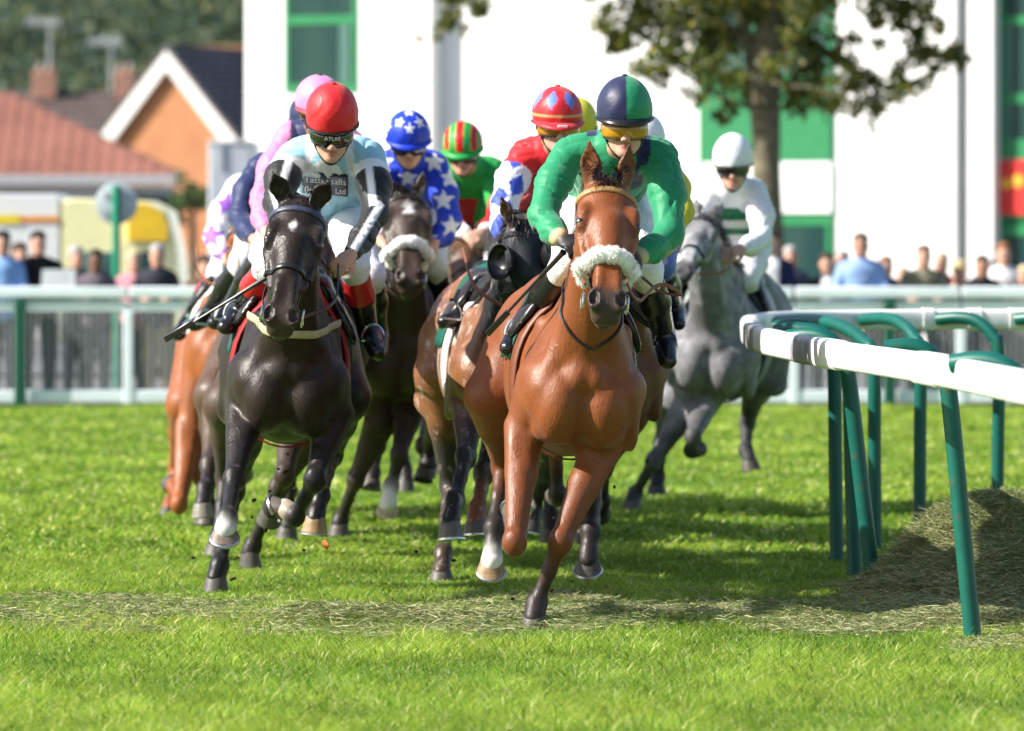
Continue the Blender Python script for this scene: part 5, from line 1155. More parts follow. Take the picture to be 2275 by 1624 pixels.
# ------------------------------------------------------------------ spectators
M['shirt'] = pmat('cotton', vc=True, rough=.85, spec=.2, vary=.12, vscale=9, bump=(20, .5, .02)); M['hairm'] = pmat('human hair', vc=True, rough=.6, spec=.3, vary=.3, vscale=60, bump=(90, .8, .006))
def spectator(label, x, ytop, Y, shirt, hair, trous=(.03, .03, .04), skin=SKIN, wide=1.0, hat=None, turn=0., lean=.0, extra=None):
    Hh = CAMZ - (ytop - HZ) * Y / F; s = Hh / 1.76; X = (x - 1137.5) * Y / F; f = A(math.sin(turn), -math.cos(turn), 0); r = A(math.cos(turn), math.sin(turn), 0); z = A(0, 0, 1)
    p = lambda a, b, c: A(X, Y, 0) + (r * a * wide + f * b + z * c) * s
    root = thing('person', label, 'spectator', (X, Y, 0), 'spectators standing behind the fence'); B = Body(); hc = p(0, lean + .03, 1.645)
    head_prims(B, hc, f - z * .05, z, skin, s, True, p(0, lean * .6, 1.44), .055)
    B.rc(p(0, 0, 1.36), p(0, 0, .98), .12 * s, .11 * s, .05, skin)
    for k in (-1, 1):
        B.rc(p(k * .17, 0, 1.38), p(k * .23, .10, 1.12), .042 * s, .036 * s, .03, skin); B.rc(p(k * .23, .10, 1.12), p(k * .14, .34, 1.13), .036 * s, .026 * s, .02, skin); fist(B, p(k * .14, .34, 1.13), p(k * .11, .42, 1.14), z + r * k * .3, skin, s)
        B.rc(p(k * .09, 0, .95), p(k * .10, .02, .5), .075 * s, .05 * s, .04, skin); B.rc(p(k * .10, .02, .5), p(k * .10, 0, .08), .05 * s, .035 * s, .03, skin); B.rc(p(k * .10, -.03, .045), p(k * .11, .15, .035), .04 * s, .032 * s, .02, (.02, .018, .016))
    V, q = B.mesh(.017); obj('body', V, q, M['skin'], root, B.colors(V, skin, .006))
    K = Body(); K.rc(p(-.13, 0, 1.40), p(.13, 0, 1.40), .06 * s, .06 * s, .05); K.rc(p(0, 0, 1.40), p(0, lean * .4, 1.48), .075 * s, .06 * s, .05); K.rc(p(0, .01, 1.33), p(0, .01, .95), .155 * s, .15 * s, .06, None, r, 1.25 * wide)
    for k in (-1, 1): K.chain([p(k * .170, 0, 1.375), p(k * .235, .09, 1.12), p(k * .16, .30, 1.13)], [.068 * s, .058 * s, .043 * s], .03)
    V, q = K.mesh(.02, wr=lambda P: .006 * snoise(P, 30, int(x))); cc = np.tile(shirt, (len(V), 1)).astype(float)
    if extra is not None:
        m = (np.abs((V - A(X, Y, 0)) @ r) < .07 * s) & ((V - A(X, Y, 0)) @ f > .03); cc[m] = extra
    obj('jacket' if extra is not None else 'shirt', V, q, M['shirt'], root, cc)
    K = Body(); K.el(p(0, 0, .93), A(.165, .12, .12) * s, np.array([r, f, z]), .05)
    for k in (-1, 1): K.chain([p(k * .09, 0, .9), p(k * .10, .02, .5), p(k * .10, 0, .10)], [.10 * s, .078 * s, .06 * s], .04)
    V, q = K.mesh(.022); obj('trousers', V, q, M['shirt'], root, np.tile(trous, (len(V), 1)))
    K = Body(); ax = np.array([r, f, z])
    K.el(hc + (z * .045 - f * .02) * s, A(.086, .104, .075) * s, ax, .02); K.el(hc + (-f * .055 - z * .02) * s, A(.078, .058, .075) * s, ax, .02); K.el(hc + (f * .10 - z * .045) * s, A(.10, .07, .085) * s, ax, .02, sub=True)
    V, q = K.mesh(.012); obj('hair', V, q, M['hairm'], root, np.tile(hair, (len(V), 1)))
    if hat is not None:
        c = hc + z * .085 * s; n = 24; an = np.linspace(0, 2 * math.pi, n, endpoint=False); R = lambda w, d, dz: [c + (r * math.cos(t) * w + f * math.sin(t) * d + z * dz) * s for t in an]
        hb = MB().loft([R(.155, .175, -.015), R(.15, .17, -.005), R(.098, .118, .0), R(.095, .112, .06), R(.06, .07, .085)]).build('hat', M['shirt'], root); me = hb.data
        at = me.color_attributes.new('col', 'FLOAT_COLOR', 'POINT'); at.data.foreach_set('color', np.tile((*hat, 1.0), (len(me.vertices), 1)).astype(np.float32).ravel())
    return p, root
BRN, DKH, GRH, GNG, BLD = (.05, .028, .014), (.012, .010, .009), (.38, .37, .36), (.22, .085, .03), (.55, .42, .26)
spectator('spectator in a pale blue shirt at the far left edge', 6, 512, 61.2, (.20, .34, .62), DKH)
p_, ro = spectator('dark-haired spectator in a black polo shirt holding white papers', 84, 512, 61.4, (.012, .013, .015), DKH, wide=1.15, turn=.2)
tag(obj('paper', [p_(-.02, .40, 1.10), p_(.28, .42, 1.12), p_(.30, .38, 1.36), p_(.0, .36, 1.36), p_(-.02, .405, 1.10), p_(.28, .425, 1.12), p_(.30, .385, 1.36), p_(.0, .365, 1.36)], [(0, 1, 2, 3), (7, 6, 5, 4), (0, 4, 5, 1), (1, 5, 6, 2), (2, 6, 7, 3), (3, 7, 4, 0)], pmat('paper', (.8, .8, .8), .8, .2), smooth=False, origin=p_(0, .4, 1.1)), 'white race paper held by the man in black', 'paper')
spectator('short dark-haired spectator in a grey top, lowest head on the left', 213, 553, 61.3, (.12, .10, .12), DKH, skin=(.20, .10, .065))
spectator('grey-haired older spectator in a dark jacket left of the horses', 350, 541, 61.4, (.03, .032, .045), GRH, trous=(.28, .22, .13))
spectator('spectator in a brown coat close to the horses on the left', 452, 566, 61.2, (.13, .085, .05), BRN, turn=.6, wide=1.2)
spectator('spectator in a navy blazer over a white shirt beside the tree trunk', 1713, 512, 61.3, (.015, .02, .06), BRN, extra=(.75, .75, .78))
spectator('grey-haired spectator with a hand raised by the tree', 1756, 545, 61.8, (.10, .11, .14), GRH)
spectator('spectator in a dark suit standing left of the big blue-shirted man', 1836, 561, 61.4, (.02, .02, .025), BRN, extra=(.7, .7, .72))
spectator('big balding spectator in a light blue shirt', 1912, 516, 61.2, (.24, .36, .62), (.12, .08, .06), wide=1.13, skin=(.42, .22, .16))
spectator('woman with brown hair in a navy top', 1968, 568, 61.5, (.02, .025, .09), (.20, .10, .04))
spectator('spectator in a khaki green jacket before the white wall', 2052, 543, 61.4, (.16, .16, .11), (.16, .085, .05), wide=1.15)
spectator('spectator wearing a pale straw hat', 2130, 586, 61.6, (.55, .50, .42), BLD, hat=(.62, .52, .30))
spectator('dark-haired spectator in a black jacket near the right edge', 2182, 566, 61.2, (.015, .015, .02), BRN, skin=(.42, .21, .14))
spectator('red-haired spectator in a white shirt near the right edge', 2230, 537, 61.6, (.66, .66, .68), GNG)
spectator('pale spectator cut off by the right edge', 2276, 588, 61.3, (.40, .33, .30), BLD)
spectator('spectator in a maroon jumper beside the dark suit, head lower than the big man', 1868, 578, 62.2, (.16, .03, .04), BRN, turn=.5)
spectator('spectator in a tan jacket turned sideways left of the red-haired one', 2206, 575, 62.3, (.34, .24, .14), GRH, turn=-.7)
spectator('spectator in a white top half hidden behind the blue shirt at the far left', 42, 538, 62.2, (.7, .7, .7), BRN, turn=.6)
spectator('spectator in an olive cardigan directly left of the big blue-shirted man', 1872, 555, 62.9, (.13, .13, .07), GRH, turn=-.4)
spectator('spectator in a cream shirt and brown hair half behind the navy blazer', 1690, 548, 62.6, (.6, .56, .45), BRN, turn=.4)
spectator('spectator in a burgundy dress with blond hair right of the khaki jacket', 2092, 560, 62.7, (.20, .03, .06), BLD, turn=-.3)
spectator('spectator in a charcoal coat half behind the child in grey', 168, 545, 62.6, (.05, .05, .055), GRH, turn=.5)
spectator('spectator with fair hair in a pink blouse left of the grey-haired man', 296, 556, 62.4, (.55, .25, .28), BLD, turn=.3)
spectator('fair-haired spectator half seen between the woman in navy and the khaki jacket', 2005, 592, 62.4, (.5, .42, .36), BLD)
# ------------------------------------------------------------------ buildings and trees behind
M['white_wall'] = pmat('white render', (.82, .82, .80), .7, .2, vary=.03, vscale=1.5, bump=(10, .15, .01)); M['green_frame'] = pmat('green frame', (.015, .21, .07), .45, .4, vary=.08)
M['green_shutter'] = pmat('green shutter', (.03, .26, .10), .5, .4, vary=.06); M['sign_white'] = pmat('white board', (.80, .82, .80), .5, .3, vary=.03)
def glassmat(name, c, c2, sc=.8):
    m, nt, b = newmat(name); n = noise(nt, sc, 3, .5, (1, 1, .25)); r = ramp(nt, n.outputs['Fac'], [(.35, c), (.65, c2)]); nt.links.new(r.outputs[0], b.inputs['Base Color']); b.inputs['Roughness'].default_value = .3; b.inputs['Specular IOR Level'].default_value = .18; return m
M['glass'] = glassmat('window glass', (.008, .040, .042), (.03, .075, .060)); M['glass_pale'] = glassmat('pale glass', (.05, .12, .11), (.10, .20, .17))
UD = nrm(A(.87, -.5, 0)); ND = nrm(A(-.5, -.87, 0)); P0 = A((545 - 1137.5) * 100 / F, 100, 0); FAX = np.array([UD, ND, A(0, 0, 1)])
def fac(x, y, off=0.):
    """where the ray through a photo position meets the facade, or a plane off metres before it"""
    d = A((x - 1137.5) / F, 1, -(y - HZ) / F); c = A(0, 0, CAMZ); t = ((P0 + ND * off - c) @ ND) / (d @ ND); return c + d * t
def fbox(mb, x0, y0, x1, y1, front, thick, bev=.0):
    a, b = fac(x0, y1, front), fac(x1, y0, front); b2 = fac(x1, y1, front); u0, u1 = (a - P0) @ UD, (b - P0) @ UD; z0 = min(a[2], b2[2]) * .5 + max(a[2], b2[2]) * .5; z1 = (fac(x0, y0, front)[2] + b[2]) / 2
    z0 = max(z0, .0); c = P0 + UD * (u0 + u1) / 2 + ND * (front - thick / 2); c[2] = (z0 + z1) / 2
    return mb.box(c, ((u1 - u0) / 2, thick / 2, (z1 - z0) / 2), FAX, bev)
def stand():
    root = thing('grandstand_building', 'large white building with green windows and a red sign behind the crowd', 'building', tuple(P0))
    mb = MB(); fbox(mb, 545, -420, 2900, 860, 0, 6.0); mb.build('wall', M['white_wall'], root)
    mb = MB(); fbox(mb, 548, -425, 957, 870, .35, .34); mb.build('pilaster', M['white_wall'], root)
    mb = MB(); fbox(mb, 1880, -425, 2092, 870, .12, .11); mb.build('pilaster', M['white_wall'], root)
    mb = MB(); fbox(mb, 2092, -425, 2122, 870, .42, .41); mb.build('pilaster', M['white_wall'], root)
    mb = MB(); fbox(mb, 2150, -425, 2205, 870, .30, .29); mb.build('pilaster', M['white_wall'], root)
    def window(x0, y0, x1, y1, mulls, trans, base, fr=9, mt='glass', label=None):
        mb = MB(); b = base + .03
        fbox(mb, x0, y0, x0 + fr, y1, b, .06); fbox(mb, x1 - fr, y0, x1, y1, b, .06); fbox(mb, x0 + fr, y1 - fr * 2.2, x1 - fr, y1, b, .06); fbox(mb, x0 + fr, y0, x1 - fr, y0 + fr, b, .06)
        for t0, t1 in trans: fbox(mb, x0 + fr, t0, x1 - fr, t1, b, .055)
        w = mb.build('window', M['green_frame'], root, label=label)
        for m0, m1, ya, yb in mulls: MB_ = MB(); fbox(MB_, m0, ya, m1, yb, b - .004, .05); MB_.build('mullion', M['glass_pale'], w)
        mb = MB(); fbox(mb, x0 + fr * .5, y0 + 2, x1 - fr * .5, y1 - 3, base + .012, .011); mb.build('pane', M[mt], w)
    window(632, -110, 792, 205, [(754, 776, 52, 183)], [(34, 54)], .35)
    window(2212, -200, 2420, 352, [(2232, 2250, 52, 330)], [(34, 54), (206, 230)], .0, 20)
    window(2212, 480, 2420, 640, [], [(482, 524)], .0, 20)
    mb = MB(); fbox(mb, 1553, -120, 1852, 700, .03, .029); mb.build('green_bay', M['green_frame'], root)
    mb = MB()
    for i in range(26): y = 192 + i * 6.4; fbox(mb, 1562, y, 1845, y + 5.2, .055, .024)
    mb.build('shutter', M['green_shutter'], root)
    window(1556, -90, 1848, 186, [(1690, 1704, -80, 170)], [(60, 74)], .03, mt='glass_pale')
    mb = MB(); fbox(mb, 1560, 360, 1848, 475, .075, .044, .012); mb.build('sign_board', M['sign_white'], root)
    window(1566, 492, 1844, 690, [(1700, 1712, 505, 660)], [], .03)
    mb = MB(); fbox(mb, 2214, 355, 2420, 478, .06, .058, .012); s = mb.build('red_sign', pmat('red sign', (.62, .035, .03), .5, .3, vary=.08), root)
    mb = MB()
    for cx, cy, rr in ((2235, 408, 12), (2262, 402, 13), (2300, 410, 12)):
        c = fac(cx, cy, .063); pr = fac(cx + rr, cy, .063); R = np.linalg.norm(pr - c); mb.loft([[c + (UD * math.cos(t) + A(0, 0, 1) * math.sin(t)) * R + ND * k for t in np.linspace(0, 2 * math.pi, 16, endpoint=False)] for k in (0, .006)])
    mb.build('emblem', pmat('yellow emblem', (.75, .42, .04), .5, .3), s)
    mb = MB(); fbox(mb, 540, -440, 2900, -420, .8, 7.5); mb.build('roof', pmat('grey roof', (.25, .26, .27), .7, .2), root)
stand()
def brickmat(name, c1, c2):
    m, nt, b = newmat(name); tc = nt.nodes.new('ShaderNodeTexCoord'); br = nt.nodes.new('ShaderNodeTexBrick'); br.inputs['Scale'].default_value = 4.5; br.inputs['Color1'].default_value = (*c1, 1); br.inputs['Color2'].default_value = (*c2, 1); br.inputs['Mortar'].default_value = (.42, .33, .26, 1); br.inputs['Mortar Size'].default_value = .012
    mp = nt.nodes.new('ShaderNodeMapping'); mp.inputs['Rotation'].default_value = (math.pi / 2, 0, 0); nt.links.new(tc.outputs['Object'], mp.inputs[0]); nt.links.new(mp.outputs[0], br.inputs[0])
    n = noise(nt, .8, 4, .6); r = ramp(nt, n.outputs['Fac'], [(.3, (.85,) * 3), (.7, (1.12,) * 3)]); nt.links.new(mix(nt, br.outputs[0], r.outputs[0], 1.0), b.inputs['Base Color']); b.inputs['Roughness'].default_value = .85; return m
def tilemat(name, c):
    m, nt, b = newmat(name); tc = nt.nodes.new('ShaderNodeTexCoord')
    w1 = nt.nodes.new('ShaderNodeTexWave'); w1.wave_type = 'BANDS'; w1.bands_direction = 'Z'; w1.inputs['Scale'].default_value = 1.1; w1.inputs['Distortion'].default_value = .3
    w2 = nt.nodes.new('ShaderNodeTexWave'); w2.wave_type = 'BANDS'; w2.bands_direction = 'X'; w2.inputs['Scale'].default_value = .75; w2.inputs['Distortion'].default_value = .3
    for w_ in (w1, w2): nt.links.new(tc.outputs['Object'], w_.inputs[0])
    r1 = ramp(nt, w1.outputs['Fac'], [(.0, (.45,) * 3), (.45, (1.1,) * 3)]); r2 = ramp(nt, w2.outputs['Fac'], [(0, (.72,) * 3), (.6, (1.15,) * 3)]); n = noise(nt, .7, 5, .65); r3 = ramp(nt, n.outputs['Fac'], [(.3, (.75,) * 3), (.7, (1.2,) * 3)])
    nt.links.new(mix(nt, mix(nt, mix(nt, c, r1.outputs[0], 1.0), r2.outputs[0], 1.0), r3.outputs[0], 1.0), b.inputs['Base Color']); b.inputs['Roughness'].default_value = .8; b.inputs['Specular IOR Level'].default_value = .25
    _bump(nt, b, w1.outputs['Fac'], .6, .06); return m
M['brick'] = brickmat('orange brick', (.50, .20, .07), (.44, .16, .055)); M['brick_far'] = brickmat('chimney brick', (.42, .20, .14), (.36, .16, .11)); M['tile_dark'] = tilemat('dark tiles', (.14, .115, .125)); M['tile_red'] = tilemat('red tiles', (.27, .115, .085)); M['tile_brown'] = tilemat('brown tiles', (.10, .075, .07)); M['barge'] = pmat('white bargeboard', (.82, .80, .76), .5, .3, vary=.03); M['gutter'] = pmat('white gutter', (.5, .52, .54), .5, .3, vary=.05); M['render'] = pmat('pale render', (.55, .56, .56), .8, .2, vary=.08)
def prism(mb, pts2, y0, y1, ang, piv):
    """outline in X,Z pushed from depth y0 to y1, turned about piv"""
    c, s = math.cos(ang), math.sin(ang); V = []
    for y in (y0, y1):
        for x, z in pts2: dx, dy = x - piv[0], y - piv[1]; V.append((piv[0] + dx * c - dy * s, piv[1] + dx * s + dy * c, z))
    n = len(pts2); return mb.add(V, [tuple(range(n - 1, -1, -1)), tuple(range(n, 2 * n))] + [(i, (i + 1) % n, n + (i + 1) % n, n + i) for i in range(n)])
def gable_house():
    Y = 240.; X = lambda x: (x - 1137.5) * Y / F; Z = lambda y: CAMZ - (y - HZ) * Y / F; piv = (X(378), Y); ang = math.radians(-24)
    root = thing('brick_house', 'orange brick gable house with white bargeboards and dark tiled roof', 'house', (X(378), Y, 0)); k = 1 / math.cos(ang)
    hw = (X(545) - X(225)) / 2 * k; x0, x1 = piv[0] - hw, piv[0] + hw; ze, za = Z(305), Z(112); w = .28
    mb = MB(); prism(mb, [(x0 + .35, 0), (x1 - .35, 0), (x1 - .35, ze - .1), (piv[0], za - .55), (x0 + .35, ze - .1)], Y, Y + 9, ang, piv); mb.build('wall', M['brick'], root)
    mb = MB(); t = .62
    prism(mb, [(x0 - .1, ze - .25), (piv[0], za), (x1 + .1, ze - .25), (x1 - .28, ze - .62), (piv[0], za - t), (x0 + .28, ze - .62)][0:3] + [(x1 - .28, ze - .65), (piv[0], za - .72), (x0 + .28, ze - .65)], Y - .35, Y - .2, ang, piv); mb.build('bargeboard', M['barge'], root)
    mb = MB(); prism(mb, [(x0 - .15, ze - .2), (piv[0], za + .06), (x1 + .15, ze - .2), (x1 + .15, ze - .05), (piv[0], za + .24), (x0 - .15, ze - .05)], Y - .38, Y + 9.4, ang, piv); mb.build('roof', M['tile_dark'], root)
    # wing to the right whose long roof slope faces the course
    wr = MB(); a0 = (X(395), Y + 3.5); V = [(X(400), Y + 2, Z(330)), (X(800), Y + 2, Z(330)), (X(800), Y + 6, Z(98)), (X(395), Y + 6, Z(98)), (X(400), Y + 10, Z(330)), (X(800), Y + 10, Z(330))]
    wr.add(V, [(0, 1, 2, 3), (3, 2, 5, 4), (0, 3, 4), (1, 5, 2), (0, 4, 5, 1)]); wr.build('wing_roof', M['tile_dark'], root)
    MB().tube([(X(395), Y + 6, Z(98)), (X(800), Y + 6, Z(98))], .14, 8).build('ridge', pmat('ridge tiles', (.30, .15, .07), .8, .2, vary=.2), root)
    mb = MB(); mb.box((X(600), Y + 6, Z(330) / 2), ((X(800) - X(400)) / 2, 3.5, Z(330) / 2 - .01)); mb.build('wing_wall', M['brick'], root)
gable_house()
def bungalow():
    Y = 180.; X = lambda x, d=0: (x - 1137.5) * (Y + d) / F; Z = lambda y, d=0: CAMZ - (y - HZ) * (Y + d) / F
    root = thing('bungalow', 'low pale bungalow with a red tiled hip roof at the left edge', 'house', (X(150), Y, 0)); ze = Z(388)
    a, b = X(-420), X(398); d = 8.0; zr = Z(205, 4)
    V = [(a, Y, ze), (b, Y, ze), (b, Y + d, ze), (a, Y + d, ze), (a + 3, Y + d / 2, zr), (X(20, 4), Y + d / 2, zr)]
    MB().add(V, [(0, 1, 5, 4), (1, 2, 5), (2, 3, 4, 5), (3, 0, 4), (3, 2, 1, 0)]).build('roof', M['tile_red'], root)
    MB().box(((a + b) / 2, Y - .02, ze - .14), ((b - a) / 2 + .05, .06, .13)).build('gutter', M['gutter'], root)
    MB().box(((a + b) / 2, Y + d / 2, (ze - .3) / 2), ((b - a) / 2 - .45, d / 2 - .45, (ze - .3) / 2)).build('wall', M['render'], root)
    for x in (60, 330): mb = MB(); mb.box((X(x), Y + .44, Z(470)), (.7, .03, .55)); wn = mb.build('window', M['gutter'], root); MB().box((X(x), Y + .405, Z(470)), (.62, .012, .47)).build('pane', M['glass'], wn)
bungalow()
def terrace():
    Y = 270.; X = lambda x: (x - 1137.5) * Y / F; Z = lambda y: CAMZ - (y - HZ) * Y / F
    root = thing('far_house', 'house with a long dark brown roof and two chimneys behind the bungalow', 'house', (X(100), Y, 0))
    V = [(X(-400), Y, Z(330)), (X(330), Y, Z(330)), (X(330), Y + 5, Z(196)), (X(-400), Y + 5, Z(196)), (X(-400), Y + 10, Z(330)), (X(330), Y + 10, Z(330))]
    rf = MB().add(V, [(0, 1, 2, 3), (3, 2, 5, 4), (0, 3, 4), (1, 5, 2), (0, 4, 5, 1)]).build('roof', M['tile_brown'], root)
    MB().box(((X(-400) + X(330)) / 2, Y + 5, Z(330) / 2 - .01), ((X(330) - X(-400)) / 2 - .3, 4.6, Z(330) / 2 - .02)).build('wall', M['brick_far'], root)
    for x, w, y0 in ((82, 26, 150), (265, 20, 150)):
        ch = MB().box((X(x), Y + 4.6, (Z(y0) + Z(215)) / 2), (w * Y / F, .45, (Z(y0) - Z(215)) / 2), bev=.04).build('chimney', M['brick_far'], rf)
        for k in (-.22, .22): MB().tube([(X(x) + k, Y + 4.6, Z(y0)), (X(x) + k, Y + 4.6, Z(y0) + .35)], [.12, .10], 10).build('chimney_pot', pmat('clay pot', (.42, .36, .33), .8, .2), rf)
    for x, yt, lb in ((93, 40, 'tall'), (232, 85, 'short')):
        an = thing('television_aerial', lb + ' television aerial on the roof of the far house', 'aerial', (X(x), Y + 4.7, Z(200))); gm = M['fence_bar']
        MB().tube([(X(x), Y + 4.7, Z(200)), (X(x), Y + 4.7, Z(yt))], .07, 8).build('mast', gm, an)
        mb = MB(); mb.tube([(X(x) - 1.0, Y + 4.7, Z(yt)), (X(x) + .5, Y + 4.7, Z(yt))], .05, 6)
        for k in range(7): mb.tube([(X(x) - .95 + k * .22, Y + 4.4, Z(yt) - .22), (X(x) - .95 + k * .22, Y + 5.0, Z(yt) + .22)], .03, 5)
        mb.build('array', gm, an)
terrace()
def cabin():
    Y = 92.; X = lambda x: (x - 1137.5) * Y / F; Z = lambda y: CAMZ - (y - HZ) * Y / F
    root = thing('cabin', 'plain pale grey cabin against the left end of the white building', 'cabin', (X(500), Y, 0))
    MB().box(((X(463) + X(560)) / 2, Y + 1.5, Z(318) / 2), ((X(560) - X(463)) / 2, 1.5, Z(318) / 2), bev=.03).build('wall', pmat('grey cladding', (.50, .54, .58), .6, .3, vary=.05), root)
    MB().box(((X(462) + X(561)) / 2, Y + 1.5, Z(316)), ((X(561) - X(462)) / 2, 1.52, .03), bev=.02).build('roof', M['gutter'], root)
    MB().box((X(490), Y - .015, Z(345)), (.02, .02, .2)).build('pipe', M['gutter'], root)
cabin()
# vehicles and the round sign
def van():
    Y = 71.; X = lambda x: (x - 1137.5) * Y / F; Z = lambda y: CAMZ - (y - HZ) * Y / F; W = 1.9
    root = thing('van', 'white and yellow van with an orange stripe and a yellow sign parked behind the crowd', 'van', (X(150), Y, 0)); wm = pmat('white van paint', (.80, .80, .78), .25, .5, coat=.5, vary=.02); ym = pmat('yellow van paint', (.86, .82, .45), .3, .5, coat=.5, vary=.05)
    def side(pts, m, nm, y0=0., y1=W, par=root, bev=.06):
        P = np.array([(X(x), Z(y)) for x, y in pts]); c = P.mean(0); rings = []
        for dy, s_ in ((0, .965), (bev, 1), (y1 - y0 - bev, 1), (y1 - y0, .965)): rings.append([(c[0] + (p[0] - c[0]) * s_, Y + y0 + dy, c[1] + (p[1] - c[1]) * s_) for p in P])
        return MB().loft(rings).build(nm, m, par)
    side([(-230, 432), (120, 430), (135, 440), (135, 760), (-230, 760)], wm, 'rear_body')
    side([(134, 446), (160, 440), (330, 446), (372, 468), (392, 545), (398, 600), (402, 690), (400, 760), (134, 760)], ym, 'cab')
    MB().box(((X(-225) + X(130)) / 2, Y - .008, Z(487)), ((X(130) - X(-225)) / 2, .006, .035)).build('stripe', pmat('orange stripe', (.75, .28, .04), .4, .4), root)
    MB().box((X(20), Y - .016, Z(487)), (.13, .004, .05)).build('badge', pmat('yellow badge', (.8, .6, .02), .4, .4), root)
    for x0, x1, nm in ((172, 258, 'side_window'), (292, 372, 'front_window')):
        side([(x0, 560), (x1 - (20 if nm[0] == 'f' else 0), 560), (x1, 634), (x0, 634)], M['glass_pale'] if nm[0] == 's' else M['glass'], nm, -.012, .02, bev=.004)
    side([(285, 455), (325, 452), (362, 470), (376, 500), (374, 536), (285, 536)], pmat('gold sign', (.78, .50, .03), .4, .4, vary=.15, vscale=4), 'roof_sign', -.10, .0, bev=.02)
    for x in (-120, 330):
        an = np.linspace(0, 2 * math.pi, 24, endpoint=False); c = A(X(x), Y, .33); ty = MB().loft([[c + A(math.cos(t) * r_, dy, math.sin(t) * r_) for t in an] for dy, r_ in ((-.06, .25), (-.05, .32), (.12, .33), (.15, .28))]).build('wheel', pmat('tyre', (.02, .02, .02), .8, .2), root)
        MB().loft([[c + A(math.cos(t) * r_, dy, math.sin(t) * r_) for t in an] for dy, r_ in ((-.075, .05), (-.07, .19), (-.05, .21))]).build('rim', M['steel'], ty)
van()
def roundsign():
    Y = 66.; X = (259 - 1137.5) * Y / F; z = CAMZ - (452 - HZ) * Y / F; R = 47 * Y / F
    root = thing('round_sign', 'round grey sign seen from behind on a green pole', 'sign', (X, Y, 0)); an = np.linspace(0, 2 * math.pi, 40, endpoint=False)
    MB().loft([[(X + math.cos(t) * r_, Y + dy, z + math.sin(t) * r_) for t in an] for dy, r_ in ((0, R * .96), (.006, R), (.014, R), (.02, R * .96))]).build('disc', pmat('grey sign back', (.42, .48, .52), .45, .4, .2, vary=.05), root)
    MB().tube([(X, Y - .05, 0), (X, Y - .05, z + R * .85)], .042, 12).build('pole', pmat('green pole', (.01, .26, .14), .4, .4), root)
    mb = MB(); mb.box((X, Y - .012, z + R * .4), (R * .6, .012, .02)); mb.box((X, Y - .012, z - R * .4), (R * .6, .012, .02)); mb.build('bracket', M['fence_bar'], root)
roundsign()
# ------------------------------------------------------------------ trees
M['leaf'] = pmat('leaves', vc=True, rough=.5, spec=.35, vary=.1, trans=.5); M['bark'] = pmat('bark', (.17, .15, .10), .9, .2, vary=.4, vscale=8, bump=(24, 1., .03, 5, (1, 1, .35)), dirt=((.12, .13, .08), 5, .55))
def leaves(cl, n_per, size, seed, cols):
    """leaf clumps: many small bent leaves scattered through the volume of each cluster"""
    r = np.random.default_rng(seed); Vs, Cs = [], []
    for (c, rad) in cl:
        n = int(n_per * (rad / .4) ** 2); sub = c + r.normal(size=(max(3, n // 26), 3)) * rad * .52
        p = sub[r.integers(0, len(sub), n)] + r.normal(size=(n, 3)) * rad * .17
        a = r.normal(size=(n, 3)); a[:, 2] -= .4; a /= np.linalg.norm(a, axis=1)[:, None]; b = np.cross(a, r.normal(size=(n, 3))); b /= np.linalg.norm(b, axis=1)[:, None]; nn = np.cross(a, b)
        s = (size * (.6 + .7 * r.random(n)))[:, None]
        V = np.stack([p, p + a * s * .45 + b * s * .42 + nn * s * .08, p + a * s, p + a * s * .45 - b * s * .42 + nn * s * .08], 1)
        k = r.random(n); cc = np.array([cols[0] if q < .5 else cols[1] if q < .85 else cols[2] for q in k]) * (.7 + .6 * r.random(n))[:, None]
        Vs.append(V.reshape(-1, 3)); Cs.append(np.repeat(cc, 4, 0))
    V = np.concatenate(Vs); m = len(V) // 4; k = np.arange(m)[:, None] * 4
    return V, np.concatenate([k + np.array([[0, 1, 2]]), k + np.array([[0, 2, 3]])]), np.concatenate(Cs)
